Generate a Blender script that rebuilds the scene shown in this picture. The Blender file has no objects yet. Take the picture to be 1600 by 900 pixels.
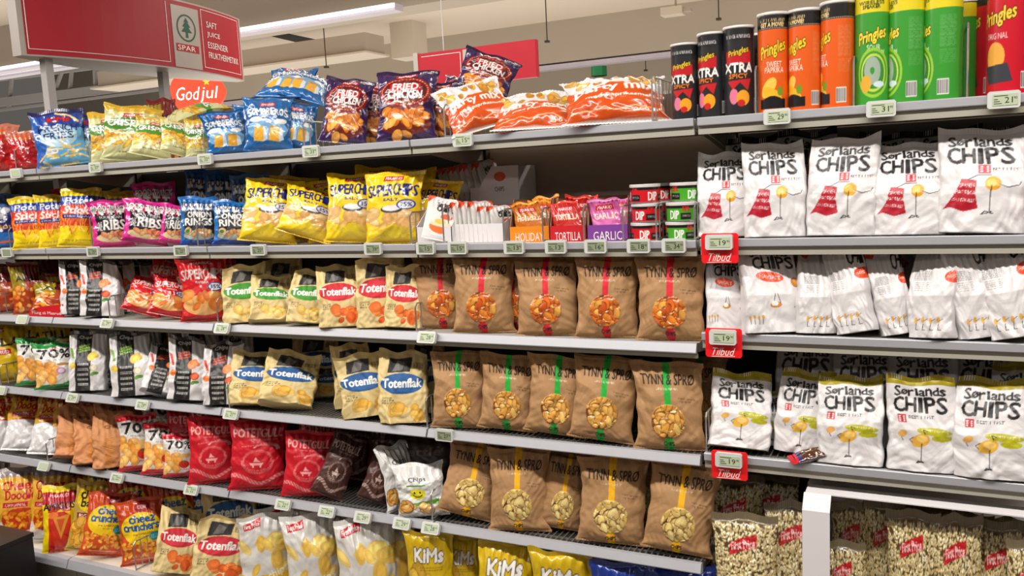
import bpy, math, random
import numpy as np
from mathutils import Vector, Matrix, Euler
R = math.radians
C = bpy.context.scene.collection
SC = bpy.context.scene

# ------------------------------------------------------------------ camera
CAM_F, PITCH, ROLL, YAW, ZC = 1330.8, 0.12393, -0.04812, 0.46205, 1.64
U = 0.9                                   # one shelf module
D = 2.5451 * U                            # shelf front, distance from the camera
JX = [(-3.6373 + j) * U for j in range(-2, 6)]      # module joints along x
LEV = {'A': ZC + .1617 * U, 'B': ZC - .2015 * U, 'C': ZC - .5180 * U, 'D': ZC - .8740 * U, 'E': ZC - 1.2288 * U, 'F': ZC - 1.66 * U}
JR = JX[5]                                # joint where the right-hand bay starts
LEVR = {'A': LEV['A'], 'B': LEV['B'] + .003, 'C': LEV['C'] + .031, 'D': LEV['D'] + .010, 'E': .14, 'F': .10}
c_, s_ = math.cos(YAW), math.sin(YAW)
cp, sp = math.cos(PITCH), math.sin(PITCH)
cr, sr = math.cos(ROLL), math.sin(ROLL)
rt0, fl0 = Vector((c_, s_, 0)), Vector((-s_, c_, 0))
FWD = cp * fl0 - sp * Vector((0, 0, 1)); up0 = sp * fl0 + cp * Vector((0, 0, 1))
RT = cr * rt0 + sr * up0; UP = -sr * rt0 + cr * up0
CAMP = Vector((0, 0, ZC))
cd = bpy.data.cameras.new('camera'); cam = bpy.data.objects.new('camera', cd); C.objects.link(cam)
cd.sensor_width = 36; cd.lens = 36 * CAM_F / 1600; cd.clip_start = .02; cd.clip_end = 200
M3 = Matrix((RT, UP, -FWD)).transposed(); cam.matrix_world = Matrix.Translation(CAMP) @ M3.to_4x4()
SC.camera = cam
# ------------------------------------------------------------------ world, lights, exposure
w = bpy.data.worlds.new('world'); SC.world = w; w.use_nodes = True
w.node_tree.nodes['Background'].inputs[0].default_value = (1.0, .90, .80, 1)
w.node_tree.nodes['Background'].inputs[1].default_value = .11
def area(name, loc, sx, sy, power, col=(1, .93, .84), rot=(0, 0, 0)):
    l = bpy.data.lights.new(name, 'AREA'); l.shape = 'RECTANGLE'; l.size = sx; l.size_y = sy; l.energy = power; l.color = col
    o = bpy.data.objects.new(name, l); C.objects.link(o); o.location = loc; o.rotation_euler = rot
    return o
WARM = (1, .945, .89)
area('aisle_light', (-2.0, .80, 3.25), 10, .16, 300, WARM)
area('aisle_light', (-2.0, -2.6, 3.25), 10, .3, 75, WARM)
area('rear_aisle_light', (-3.0, 4.6, 3.2), 12, .2, 120, WARM)
area('ceiling_bounce_fill', (-6.0, 6.6, 2.1), 22, 6, 480, (1, .91, .8), (math.pi, 0, 0))  # added unseen panel facing up, stands in for floor bounce on ceiling and beams
area('ceiling_bounce_fill', (-7.0, 12.5, 2.2), 22, 3, 160, (1, .91, .8), (math.pi, 0, 0))  # second added fill, brightens the far ceiling; no fixture hangs here
SC.view_settings.view_transform = 'Standard'; SC.view_settings.look = 'None'
SC.view_settings.exposure = 0.0; SC.view_settings.gamma = 1.0; SC.view_settings.use_curve_mapping = False

# ------------------------------------------------------------------ pixel helpers (used to read positions off the photograph)
def ray(px, py):
    return (FWD + RT * ((px - 800) / CAM_F) - UP * ((py - 450) / CAM_F))
def on_y(px, py, y):
    d = ray(px, py); return CAMP + d * (y / d.y)
def on_z(px, py, z):
    d = ray(px, py); return CAMP + d * ((z - ZC) / d.z)
def on_x(px, py, x):
    d = ray(px, py); return CAMP + d * (x / d.x)
def proj(P):
    q = Vector(P) - CAMP; k = q.dot(FWD)
    return 800 + CAM_F * q.dot(RT) / k, 450 - CAM_F * q.dot(UP) / k, k
def x_at(px, y, z):
    lo, hi = -9.0, 4.0
    for _ in range(40):
        m = (lo + hi) / 2
        if proj((m, y, z))[0] < px: lo = m
        else: hi = m
    return lo
def lev(l, x): return (LEVR if x > JR - .01 else LEV)[l]

# ------------------------------------------------------------------ materials
def s2l(c):
    c = np.asarray(c, float) / 255
    return np.where(c <= .04045, c / 12.92, ((c + .055) / 1.055) ** 2.4)
def mat(name, col=(200, 200, 200), rough=.5, metal=0, spec=.5, attr=False, bump=0, bscale=40, bdist=.002, coat=0, emit=0, noise=0, nscale=8, trans=0, alpha=1):
    m = bpy.data.materials.new(name); m.use_nodes = True; nt = m.node_tree; b = nt.nodes['Principled BSDF']
    L = nt.links
    c = tuple(s2l(col)) + (1,)
    b.inputs['Base Color'].default_value = c
    b.inputs['Roughness'].default_value = rough; b.inputs['Metallic'].default_value = metal
    b.inputs['Specular IOR Level'].default_value = spec
    b.inputs['Coat Weight'].default_value = coat; b.inputs['Coat Roughness'].default_value = .08
    if trans: b.inputs['Transmission Weight'].default_value = trans
    if alpha < 1: b.inputs['Alpha'].default_value = alpha
    tc = nt.nodes.new('ShaderNodeTexCoord')
    if attr:
        a = nt.nodes.new('ShaderNodeAttribute'); a.attribute_name = 'art'; L.new(a.outputs['Color'], b.inputs['Base Color'])
    elif noise:
        n = nt.nodes.new('ShaderNodeTexNoise'); n.inputs['Scale'].default_value = nscale; n.inputs['Detail'].default_value = 5
        r = nt.nodes.new('ShaderNodeMapRange'); r.inputs[3].default_value = 1 - noise; r.inputs[4].default_value = 1 + noise
        h = nt.nodes.new('ShaderNodeVectorMath'); h.operation = 'SCALE'; h.inputs[0].default_value = c[:3]
        L.new(tc.outputs['Object'], n.inputs['Vector']); L.new(n.outputs['Fac'], r.inputs[0]); L.new(r.outputs[0], h.inputs['Scale']); L.new(h.outputs[0], b.inputs['Base Color'])
    if bump:
        n = nt.nodes.new('ShaderNodeTexNoise'); n.inputs['Scale'].default_value = bscale; n.inputs['Detail'].default_value = 3; n.inputs['Distortion'].default_value = .6
        bp = nt.nodes.new('ShaderNodeBump'); bp.inputs['Strength'].default_value = bump; bp.inputs['Distance'].default_value = bdist
        L.new(tc.outputs['Object'], n.inputs['Vector']); L.new(n.outputs['Fac'], bp.inputs['Height']); L.new(bp.outputs[0], b.inputs['Normal'])
        if coat: L.new(bp.outputs[0], b.inputs['Coat Normal'])
    if emit:
        b.inputs['Emission Color'].default_value = c; b.inputs['Emission Strength'].default_value = emit
    return m
M = {
 'foil': mat('glossy_printed_foil', rough=.24, spec=.75, attr=True, bump=.55, bscale=22, bdist=.004, coat=.35),
 'satin': mat('satin_printed_film', rough=.36, spec=.5, attr=True, bump=.5, bscale=18, bdist=.004),
 'paper': mat('printed_kraft_paper', rough=.62, spec=.3, attr=True, bump=.5, bscale=26, bdist=.003),
 'card': mat('printed_card', rough=.5, spec=.35, attr=True),
 'can': mat('printed_can', rough=.28, spec=.5, attr=True),
 'film': mat('film_over_chips', rough=.18, spec=.8, attr=True, coat=.5, bump=.5, bscale=30, bdist=.004),
 'rail': mat('brushed_aluminium_rail', (178, 179, 184), rough=.42, metal=.25, spec=.5, noise=.04, nscale=30),
 'shelf': mat('grey_beige_shelf_steel', (168, 164, 150), rough=.5, noise=.04),
 'cream': mat('cream_shelf_board', (222, 212, 192), rough=.5, noise=.03),
 'dark': mat('dark_shelf_steel', (58, 55, 52), rough=.5, noise=.05),
 'back': mat('grey_back_panel', (190, 174, 158), rough=.6, noise=.05),
 'backd': mat('charcoal_back_panel', (52, 50, 48), rough=.55, noise=.05),
 'hole': mat('black_slot', (12, 12, 12), rough=.8, noise=.05),
 'wire': mat('zinc_wire', (190, 188, 184), rough=.3, metal=.8, noise=.03),
 'tagcase': mat('white_tag_plastic', (206, 208, 204), rough=.4, noise=.02),
 'lcd': mat('green_grey_lcd', (140, 150, 122), rough=.25, noise=.03),
 'lcdl': mat('pale_lcd', (186, 198, 166), rough=.25, noise=.03),
 'ink': mat('dark_ink', (24, 26, 22), rough=.5, noise=.05),
 'red': mat('sign_red', (206, 22, 34), rough=.4, noise=.02),
 'tilbud': mat('offer_red', (236, 28, 34), rough=.35, noise=.02),
 'orange': mat('print_orange', (226, 96, 52), rough=.5, noise=.02),
 'white': mat('white_print', (238, 234, 228), rough=.5, noise=.02),
 'signred': mat('hanging_sign_red', (168, 18, 38), rough=.45, noise=.03),
 'signgrey': mat('sign_silver', (176, 168, 160), rough=.4, metal=.2, noise=.04),
 'green': mat('tree_green', (18, 84, 62), rough=.5, noise=.03),
 'ceil': mat('ceiling_plaster', (216, 204, 188), rough=.9, noise=.03, nscale=.6),
 'beam': mat('beam_paint', (176, 166, 152), rough=.8, noise=.05, nscale=2),
 'beaml': mat('pale_beam_paint', (206, 196, 180), rough=.8, noise=.05, nscale=2),
 'darkgap': mat('open_ceiling_void', (40, 37, 34), rough=.9, noise=.1),
 'truss': mat('truss_paint', (178, 174, 172), rough=.6, noise=.05),
 'roof': mat('corrugated_roof', (112, 116, 120), rough=.7, noise=.06),
 'tube': mat('lit_fluorescent_tube', (236, 238, 255), rough=.5, emit=1.1),
 'cover': mat('lamp_cover', (196, 190, 204), rough=.2, spec=.8, noise=.15, nscale=3),
 'godjul': mat('backlit_red', (255, 62, 34), rough=.5, emit=1.0),
 'godtxt': mat('backlit_white', (255, 248, 235), rough=.5, emit=1.0),
 'gold': mat('backlit_gold', (250, 190, 40), rough=.5, emit=.8),
 'floor': mat('speckled_stone_floor', (96, 84, 72), rough=.35, noise=.5, nscale=90),
 'black': mat('black_plastic', (22, 22, 24), rough=.35, noise=.05),
 'cardw': mat('white_cardboard', (226, 222, 224), rough=.6, noise=.02),
 'cardb': mat('brown_cardboard', (150, 104, 74), rough=.8, noise=.06),
 'steel': mat('can_rim_steel', (190, 190, 190), rough=.25, metal=.8, noise=.03),
 'lid': mat('pale_plastic_lid', (214, 210, 206), rough=.3, noise=.02),
 'yellow': mat('yellow_plastic', (236, 206, 40), rough=.4, noise=.03),
 'bottle': mat('green_bottle_cap', (24, 112, 60), rough=.3, noise=.03),
 'wall': mat('far_wall_paint', (188, 178, 164), rough=.9, noise=.05, nscale=1),
}

# ------------------------------------------------------------------ mesh helpers
def mesh_obj(name, V, F, m, parent=None, smooth=False, cols=None):
    me = bpy.data.meshes.new(name)
    me.from_pydata([tuple(v) for v in V], [], [tuple(f) for f in F]); me.materials.append(m)
    if smooth: me.polygons.foreach_set('use_smooth', [True] * len(me.polygons))
    if cols is not None: set_cols(me, cols)
    o = bpy.data.objects.new(name, me); C.objects.link(o); o.parent = parent
    return o
def set_cols(me, cols):
    a = me.attributes.new('art', 'FLOAT_COLOR', 'POINT')
    c4 = np.ones((len(cols), 4), np.float32); c4[:, :3] = cols
    a.data.foreach_set('color', c4.ravel())
class MB:
    """collects simple solids into one mesh"""
    def __init__(s): s.V = []; s.F = []
    def add(s, V, F):
        n = len(s.V); s.V += [Vector(v) for v in V]; s.F += [tuple(i + n for i in f) for f in F]; return s
    def box(s, a, b, M4=None):
        x0, y0, z0 = a; x1, y1, z1 = b
        V = [(x0, y0, z0), (x1, y0, z0), (x1, y1, z0), (x0, y1, z0), (x0, y0, z1), (x1, y0, z1), (x1, y1, z1), (x0, y1, z1)]
        if M4 is not None: V = [M4 @ Vector(v) for v in V]
        return s.add(V, [(0, 3, 2, 1), (4, 5, 6, 7), (0, 1, 5, 4), (1, 2, 6, 5), (2, 3, 7, 6), (3, 0, 4, 7)])
    def bar(s, p, q, r, n=6):
        p, q = Vector(p), Vector(q); d = (q - p).normalized(); a = d.orthogonal().normalized(); b = d.cross(a)
        V = []
        for c in (p, q):
            for k in range(n):
                t = 2 * math.pi * k / n; V.append(c + r * (math.cos(t) * a + math.sin(t) * b))
        F = [(k, (k + 1) % n, n + (k + 1) % n, n + k) for k in range(n)] + [tuple(range(n))[::-1], tuple(range(n, 2 * n))]
        return s.add(V, F)
    def prism(s, pts, x0, x1, axis='x'):
        """extrude a closed profile: pts are (y,z) for axis x, (x,z) for axis y, (x,y) for axis z"""
        n = len(pts); V = []
        for t in (x0, x1):
            for a, b in pts: V.append({'x': (t, a, b), 'y': (a, t, b), 'z': (a, b, t)}[axis])
        F = [(k, (k + 1) % n, n + (k + 1) % n, n + k) for k in range(n)] + [tuple(range(n))[::-1], tuple(range(n, 2 * n))]
        return s.add(V, F)
    def build(s, name, m, parent=None, smooth=False): return mesh_obj(name, s.V, s.F, m, parent, smooth)
def tag(o, label=None, cat=None, group=None, kind=None):
    if label: o['label'] = label
    if cat: o['category'] = cat
    if group: o['group'] = group
    if kind: o['kind'] = kind
    return o
def empty(name, loc=(0, 0, 0), rot=(0, 0, 0)):
    o = bpy.data.objects.new(name, None); C.objects.link(o); o.location = loc; o.rotation_euler = rot; o.empty_display_size = .02
    return o
_txt = {}
def glyphs(s):
    """triangles of a string in the built-in font, normalised to the unit box"""
    if s in _txt: return _txt[s]
    cu = bpy.data.curves.new('t', 'FONT'); cu.body = s; cu.resolution_u = 2
    ob = bpy.data.objects.new('t', cu); me = ob.to_mesh(); me.calc_loop_triangles()
    V = np.array([v.co[:2] for v in me.vertices]); T = np.array([t.vertices[:] for t in me.loop_triangles])
    ob.to_mesh_clear(); bpy.data.objects.remove(ob); bpy.data.curves.remove(cu)
    lo, hi = V.min(0), V.max(0); asp = (hi[0] - lo[0]) / (hi[1] - lo[1]); V = (V - lo) / (hi - lo)
    _txt[s] = (V, T, asp); return _txt[s]
def text_mesh(name, s, m, parent, w, h, loc=(0, 0, 0), shear=0, ext=.0006, rotm=None, fn=None):
    """flat lettering, facing -y, lower-left corner at loc; fn maps (x, z) to a point for curved surfaces"""
    V, T, _ = glyphs(s)
    P = []
    for lay in (0, 1):
        for x, z in V:
            xx = x * w + shear * z * h; zz = z * h
            if fn: P.append(fn(xx, zz, lay * ext))
            else: P.append(Vector((loc[0] + xx, loc[1] - lay * ext, loc[2] + zz)))
    n = len(V); F = [tuple(t + n for t in tr) for tr in T.tolist()]
    return mesh_obj(name, P, F, m, parent)
ORD = ['leftmost', 'second', 'third', 'fourth', 'fifth', 'sixth', 'seventh', 'eighth', 'ninth', 'tenth', 'eleventh', 'twelfth', 'thirteenth']
NUM = ['zero', 'one', 'two', 'three', 'four', 'five', 'six', 'seven', 'eight', 'nine', 'ten', 'eleven', 'twelve', 'thirteen']
def ordl(i, n):
    if n == 1: return ''
    if i == 0: return ', leftmost of %s' % NUM[n]
    if i == n - 1: return ', rightmost of %s' % NUM[n]
    return ', %s of %s from the left' % (ORD[i], NUM[n])

# ------------------------------------------------------------------ print artwork painted on a canvas, then carried by the mesh
class Art:
    def __init__(s, nu, nv, bg, ss=3):
        s.W, s.H = nu * ss, nv * ss; s.b = np.empty((s.H, s.W, 3)); s.b[:] = bg; s.hh = np.zeros((s.H, s.W)); s.rng = np.random.RandomState(7)
        s.yy, s.xx = np.mgrid[0:s.H, 0:s.W]; s.xx = (s.xx + .5) / s.W; s.yy = (s.yy + .5) / s.H
    def put(s, m, c, a=1.0):
        c = np.asarray(c, float)
        s.b[m] = s.b[m] * (1 - a) + c * a
    def rect(s, x0, y0, x1, y1, c, a=1.0): s.put((s.xx >= x0) & (s.xx <= x1) & (s.yy >= y0) & (s.yy <= y1), c, a); return s
    def ell(s, cx, cy, rx, ry, c, rot=0, a=1.0, h=None):
        x0, x1 = int(max(0, (cx - rx - ry) * s.W)), int(min(s.W, (cx + rx + ry) * s.W) + 1); R_ = max(rx * s.W, ry * s.H) / s.H * 1.05
        y0, y1 = int(max(0, (cy - R_) * s.H)), int(min(s.H, (cy + R_) * s.H) + 1)
        x0, x1 = int(max(0, cx * s.W - R_ * s.H)), int(min(s.W, cx * s.W + R_ * s.H) + 1)
        if x1 <= x0 or y1 <= y0: return s
        X = (s.xx[y0:y1, x0:x1] - cx) * s.W; Y = (s.yy[y0:y1, x0:x1] - cy) * s.H
        co, si = math.cos(rot), math.sin(rot); A = (X * co + Y * si) / (rx * s.W); B = (-X * si + Y * co) / (ry * s.H)
        q = A * A + B * B; m = q <= 1
        sub = s.b[y0:y1, x0:x1]; sub[m] = sub[m] * (1 - a) + np.asarray(c, float) * a
        if h is not None:
            hs = s.hh[y0:y1, x0:x1]; hv = h[0] + h[1] * (1 - q) + h[2] * A + h[3] * B; hs[m] = hv[m]
        return s
    def poly(s, P, c, a=1.0):
        P = np.asarray(P, float); m = np.zeros((s.H, s.W), bool); n = len(P)
        for i in range(n):
            xa, ya = P[i]; xb, yb = P[(i + 1) % n]
            if ya == yb: continue
            k = (s.yy >= min(ya, yb)) & (s.yy < max(ya, yb))
            m ^= k & (s.xx < xa + (s.yy - ya) * (xb - xa) / (yb - ya))
        s.put(m, c, a); return s
    def txt(s, t, x0, x1, y0, y1, c, bold=0, shear=0, rot=0, jit=0, arc=0, out=None, ow=3, a=1.0):
        m = np.zeros((s.H, s.W), bool); letters = [(t, x0, x1)]
        if jit:
            ws = [(.62 if ch in 'iIl1' else .6 if ch == ' ' else 1.0 if ch not in 'Mm' else 1.3) for ch in t]; tot = sum(ws); letters = []; p = x0
            for ch, q in zip(t, ws):
                d = (x1 - x0) * q / tot; 
                if ch != ' ': letters.append((ch, p + d * .06, p + d * .94))
                p += d
        for ch, a0, a1 in letters:
            V, T, asp = glyphs(ch); V = V.copy()
            if jit:
                nat = asp * (y1 - y0) * s.H / s.W * 1.7
                if a1 - a0 > nat: mid = (a0 + a1) / 2; a0, a1 = mid - nat / 2, mid + nat / 2
            hy0, hy1 = y0, y1
            if jit:
                if ch.islower() and ch not in 'bdfhklt' : hy1 = y0 + (y1 - y0) * .74
                k = s.rng.uniform(-1, 1, 3) * jit; hy0 += (y1 - y0) * k[0] * .12; hy1 += (y1 - y0) * k[1] * .12
            elif False: pass
            X = (a0 + V[:, 0] * (a1 - a0)) * s.W; Y = (hy0 + V[:, 1] * (hy1 - hy0)) * s.H
            cx, cy = (a0 + a1) / 2 * s.W, (hy0 + hy1) / 2 * s.H
            X = X + shear * (Y - y0 * s.H)
            if jit: th = s.rng.uniform(-1, 1) * jit * .16; X, Y = cx + (X - cx) * math.cos(th) - (Y - cy) * math.sin(th), cy + (X - cx) * math.sin(th) + (Y - cy) * math.cos(th)
            gx, gy = (x0 + x1) / 2 * s.W, (y0 + y1) / 2 * s.H
            if arc: Y = Y - arc * s.H * ((X - gx) / ((x1 - x0) * s.W / 2)) ** 2
            if rot: X, Y = gx + (X - gx) * math.cos(rot) - (Y - gy) * math.sin(rot), gy + (X - gx) * math.sin(rot) + (Y - gy) * math.cos(rot)
            for tr in T:
                ax, bx, cx2 = X[tr]; ay, by, cy2 = Y[tr]
                xa, xb = int(max(0, min(ax, bx, cx2) - 1)), int(min(s.W, max(ax, bx, cx2) + 2)); ya, yb = int(max(0, min(ay, by, cy2) - 1)), int(min(s.H, max(ay, by, cy2) + 2))
                if xb <= xa or yb <= ya: continue
                gx_ = np.arange(xa, xb)[None, :] + .5; gy_ = np.arange(ya, yb)[:, None] + .5
                d1 = (bx - ax) * (gy_ - ay) - (by - ay) * (gx_ - ax); d2 = (cx2 - bx) * (gy_ - by) - (cy2 - by) * (gx_ - bx); d3 = (ax - cx2) * (gy_ - cy2) - (ay - cy2) * (gx_ - cx2)
                m[ya:yb, xa:xb] |= ((d1 >= 0) & (d2 >= 0) & (d3 >= 0)) | ((d1 <= 0) & (d2 <= 0) & (d3 <= 0))
        def dil(m, k):
            for _ in range(k):
                n = m.copy(); n[1:] |= m[:-1]; n[:-1] |= m[1:]; n[:, 1:] |= m[:, :-1]; n[:, :-1] |= m[:, 1:]; m = n
            return m
        m = dil(m, bold)
        if out is not None: s.put(dil(m, ow), out)
        s.put(m, c, a); return s
    def chips(s, x0, y0, x1, y1, n, r, cols, inside=None, asp=.75, dark=(90, 45, 15), h=0.0, seed=1):
        g = np.random.RandomState(seed); save = s.b.copy(); sh = s.hh.copy()
        for i in range(n):
            cx, cy = g.uniform(x0, x1), g.uniform(y0, y1); rr = r * g.uniform(.7, 1.25); c = np.asarray(cols[g.randint(len(cols))], float) * g.uniform(.9, 1.08); th = g.uniform(0, 3.14); ap = asp * g.uniform(.7, 1.2)
            ry = rr * ap * s.W / s.H
            s.ell(cx, cy, rr * 1.1, ry * 1.12, dark, th, .8)
            s.ell(cx, cy, rr, ry, np.clip(c, 0, 255), th, 1, (h * g.uniform(0, 1), h * .5, h * g.uniform(-.5, .5), h * g.uniform(-.5, .5)))
            s.ell(cx + rr * .12, cy + ry * .15, rr * .62, ry * .6, np.clip(c * 1.12, 0, 255), th, .7)
        if inside is not None:
            k = ~inside(s.xx, s.yy); s.b[k] = save[k]; s.hh[k] = sh[k]
        return s
    def para(s, x0, y0, x1, y1, n, c, a=.8):
        g = np.random.RandomState(int(x0 * 1000) + n); lh = (y1 - y0) / n
        for i in range(n):
            p = x0
            while p < x1 - .01:
                d = g.uniform(.02, .07); s.rect(p, y0 + i * lh, min(p + d, x1), y0 + (i + .55) * lh, c, a); p += d + .012
        return s
    def curve(s, P, wd, c):
        """a pen stroke through points, wd a fraction of the width"""
        for (xa, ya), (xb, yb) in zip(P[:-1], P[1:]):
            n = int(max(abs(xb - xa) * s.W, abs(yb - ya) * s.H) / 1.5) + 2
            for t in np.linspace(0, 1, n): s.ell(xa + (xb - xa) * t, ya + (yb - ya) * t, wd, wd * s.W / s.H, c)
        return s
    def sample(s, ax, ay):
        b = s.b; k = np.empty_like(b)
        k[:] = b; 
        for sh in ((1, 0), (-1, 0), (0, 1), (0, -1)): k += np.roll(b, sh, (0, 1))
        k /= 5
        i = np.clip((ay * s.H).astype(int), 1, s.H - 2); j = np.clip((ax * s.W).astype(int), 1, s.W - 2)
        return s2l(np.clip(k[i, j], 0, 255)), s.hh[i, j]
# ------------------------------------------------------------------ bags
def fold_noise(u, v, g, n=7, f0=1.2, f1=4.5):
    X = u * .5; Y = v * 1.4; out = np.zeros_like(u)
    wx = .12 * np.sin(5 * Y + g.uniform(0, 6)) + .07 * np.sin(9 * X + g.uniform(0, 6)); wy = .12 * np.sin(6 * X + g.uniform(0, 6))
    for i in range(n):
        th = g.uniform(0, math.pi); f = g.uniform(f0, f1); ph = g.uniform(0, 6)
        q = (math.cos(th) * (X + wx) + math.sin(th) * (Y + wy)) * f + ph
        t = np.abs((q % 1) * 2 - 1); out += (t - .5) / f * 1.6
    return out / math.sqrt(n)
S_K = 'sachet'
def bag_protos(name, w, h, d, kind, art, nu, nv, seed, back=None, crumple=1.0, ear=.0, vt=.945, vb=.03, window=None, finish='foil', bend=0.0):
    g = np.random.RandomState(seed)
    def surf(cols, side, wr=1.0):
        s = np.linspace(-1, 1, cols + 1); v = np.linspace(0, 1, nv + 1)
        S, V = np.meshgrid(s, v)
        n_ = 2.15 if kind == 'pillow' else 4.2 if kind == 'block' else 2.6
        if kind == 'block':   # spread samples: uniform over the face, denser round the edge
            th = (1 - (S + 1) / 2) * math.pi; co, si = np.cos(th), np.sin(th)
            xn = np.sign(co) * np.abs(co) ** (2 / n_); c = np.abs(si) ** (2 / n_)
            k = .72; xf = S / k; inn = np.abs(S) < k
            cf = (1 - np.minimum(np.abs(S / k * .965), 1) ** 7) ** .3
            tt = np.clip((np.abs(S) - k) / (1 - k), 0, 1)
            xn = np.where(inn, S / k * .93, np.sign(S) * (.93 + .07 * np.sin(tt * math.pi)**.7 * .9 + .02 * tt)); c = np.where(inn, 1 - .22 * np.abs(S / k) ** 2.4, .78 * (1 - tt))
        else:
            xn = S; c = np.clip(1 - np.abs(S) ** 2.3, 0, 1) ** .72
        if kind == 'block':
            T = np.clip(V / .03, 0, 1) * np.clip((vt - V) / (vt - .45), 0, 1) ** .8
            T = np.where(V > vt, 0, T)
        elif kind == 'pillow':
            q = np.clip((V - vb) / (vt - vb), 0, 1) ** .82; T = np.clip(4 * q * (1 - q), 0, 1) ** .5
        else:                 # flat sachet
            q = np.clip((V - .04) / (.92), 0, 1); T = np.clip(4 * q * (1 - q), 0, 1) ** .35
        shrink = .13 if kind == 'pillow' else .03
        gg = np.random.RandomState(seed + 5)
        lf = 1.0 * (xn < 0); edge = 1 - shrink * T + .02 * crumple * np.sin(V * gg.uniform(9, 15) + gg.uniform(0, 6) + lf * 2) * T + .014 * crumple * np.sin(V * gg.uniform(22, 34) + gg.uniform(0, 6) + lf * 3) * T
        if kind == 'block': edge = edge - .05 * np.clip((V - .5) * 2, 0, 1) ** 2 + .02
        X = xn * w / 2 * edge
        Z = h * np.clip((V - .025) / .975, 0, 1) if kind == 'block' else h * V
        Y = side * T * c * d / 2
        gw = np.random.RandomState(seed + (11 if side < 0 else 23))
        F = fold_noise(xn, V, gw); F2 = fold_noise(xn, V, gw, 5, 5, 9)
        wt = (.35 + .65 * np.maximum(np.abs(xn) ** 2, np.abs(2 * V - 1) ** 2)) * np.clip(c * 3, 0, 1) * np.clip(T * 1.6, 0, 1)
        Y = Y + side * crumple * wt * (F * .085 + F2 * .055) * min(w, .2) * wr * (1.0 if kind != S_K else .5)
        # pleats under the top seal
        pl = np.exp(-((vt - V).clip(0) / .13)) * (V < vt) * np.clip(T * 2, 0, 1)
        tri = np.abs(((xn * gw.uniform(2.5, 4) + gw.uniform(0, 1) + .3 * np.sin(V * 9)) % 1) * 2 - 1) - .5
        Y = Y + side * pl * tri * .016 * crumple
        # shared seam wave and top flop
        gs = np.random.RandomState(seed + 40); p1, p2, p3 = gs.uniform(0, 6, 3); am = gs.uniform(.5, 1.2)
        Y = Y + .005 * am * crumple * np.sin(xn * 3.2 + p1) * np.clip((V - .75) * 4, 0, 1) + .0025 * crumple * np.sin(xn * 9 + p2) * np.clip((V - .85) * 7, 0, 1)
        Y = Y + (bend + gs.uniform(-.028, .03) * min(crumple, 1.5)) * np.clip((V - .55) / .45, 0, 1) ** 2
        Z = Z + gs.uniform(-.022, .022) * min(crumple, 1.6) * h * xn * np.clip((V - .6) / .4, 0, 1) - .02 * h * gs.uniform(0, 1) * np.abs(np.sin(xn * 2.4 + p2)) * np.clip((V - .7) / .3, 0, 1) * (crumple > .5)
        X = X + gs.uniform(-.012, .012) * crumple * np.clip((V - .4) / .6, 0, 1) ** 1.5
        Z = Z + ear * h * (np.abs(xn) ** 2.5 - .4) * np.clip((V - .8) * 5, 0, 1) + .004 * crumple * np.sin(xn * 5 + p3) * np.clip((V - .8) * 5, 0, 1)
        if kind == 'pillow': Z = Z + .03 * h * (1 - np.abs(xn) ** 2) * np.clip((.15 - V) / .15, 0, 1) * 0
        # crimp ribs on the seals
        Y = Y + np.where((V > vt) | ((V < vb) & (kind == 'pillow')), .0008 * np.sin(xn * 90), 0) - (side * -.0004)
        return X, Y, Z, xn, V
    parts = {}
    def cut(P, col, mask_face, cols, key, fin):
        nvt = (cols + 1) * (nv + 1)
        idx = np.arange(nvt).reshape(nv + 1, cols + 1)
        f = np.stack([idx[:-1, :-1], idx[:-1, 1:], idx[1:, 1:], idx[1:, :-1]], -1)[mask_face]
        used, inv = np.unique(f, return_inverse=True); f = inv.reshape(f.shape)
        parts.setdefault(key, []).append((P.reshape(-1, 3)[used], f, col.reshape(-1, 3)[used], fin))
    bc = np.asarray(s2l(back if back is not None else (200, 200, 200)))
    for side, cols in ((-1, nu), (1, 20)):
        X, Y, Z, xn, V = surf(cols, side)
        ax, ay = .5 + .5 * np.clip(xn, -.999, .999), V
        if side < 0:
            col, hgt = art.sample(ax, ay); Y = Y - hgt
        else:
            col = np.empty(X.shape + (3,)); col[:] = bc
            ec, _ = art.sample(np.full_like(ax, .03), ay); col[:] = ec if back is None else bc
        P = np.stack([X, Y, Z], -1)
        vc = (V[:-1, :-1] + V[1:, 1:]) / 2; uc = (ax[:-1, :-1] + ax[1:, 1:]) / 2
        top = vc > vt; bot = (vc < vb) & (kind == 'pillow'); win = np.zeros_like(top)
        if window and side < 0:
            cx, cy, rx, ry = window; win = ((uc - cx) / rx) ** 2 + ((vc - cy) / ry) ** 2 < 1
        if side > 0: P = P[:, ::-1]; col = col[:, ::-1]
        cut(P, col, ~(top | bot | win), cols, 'bag_body', finish)
        if top.any(): cut(P, col, top, cols, 'top_seal', finish)
        if bot.any(): cut(P, col, bot, cols, 'bottom_seal', finish)
        if win.any(): cut(P, col, win, cols, 'window', 'film')
    out = {}
    for key, L in parts.items():
        V = np.concatenate([a[0] for a in L]); off = np.cumsum([0] + [len(a[0]) for a in L[:-1]]); F = np.concatenate([a[1] + o for a, o in zip(L, off)]); K = np.concatenate([a[2] for a in L])
        out[key] = np_mesh(key, V, F, K, M[L[0][3]])
    return out
def np_mesh(name, V, F, K, m, smooth=True):
    me = bpy.data.meshes.new(name); me.vertices.add(len(V)); me.vertices.foreach_set('co', V.astype(np.float32).ravel())
    k = F.shape[1]; me.loops.add(F.size); me.loops.foreach_set('vertex_index', F.astype(np.int32).ravel())
    me.polygons.add(len(F)); me.polygons.foreach_set('loop_start', np.arange(0, F.size, k, dtype=np.int32))
    if smooth: me.polygons.foreach_set('use_smooth', np.ones(len(F), bool))
    me.update(calc_edges=True); me.materials.append(m); set_cols(me, K); return me

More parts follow.
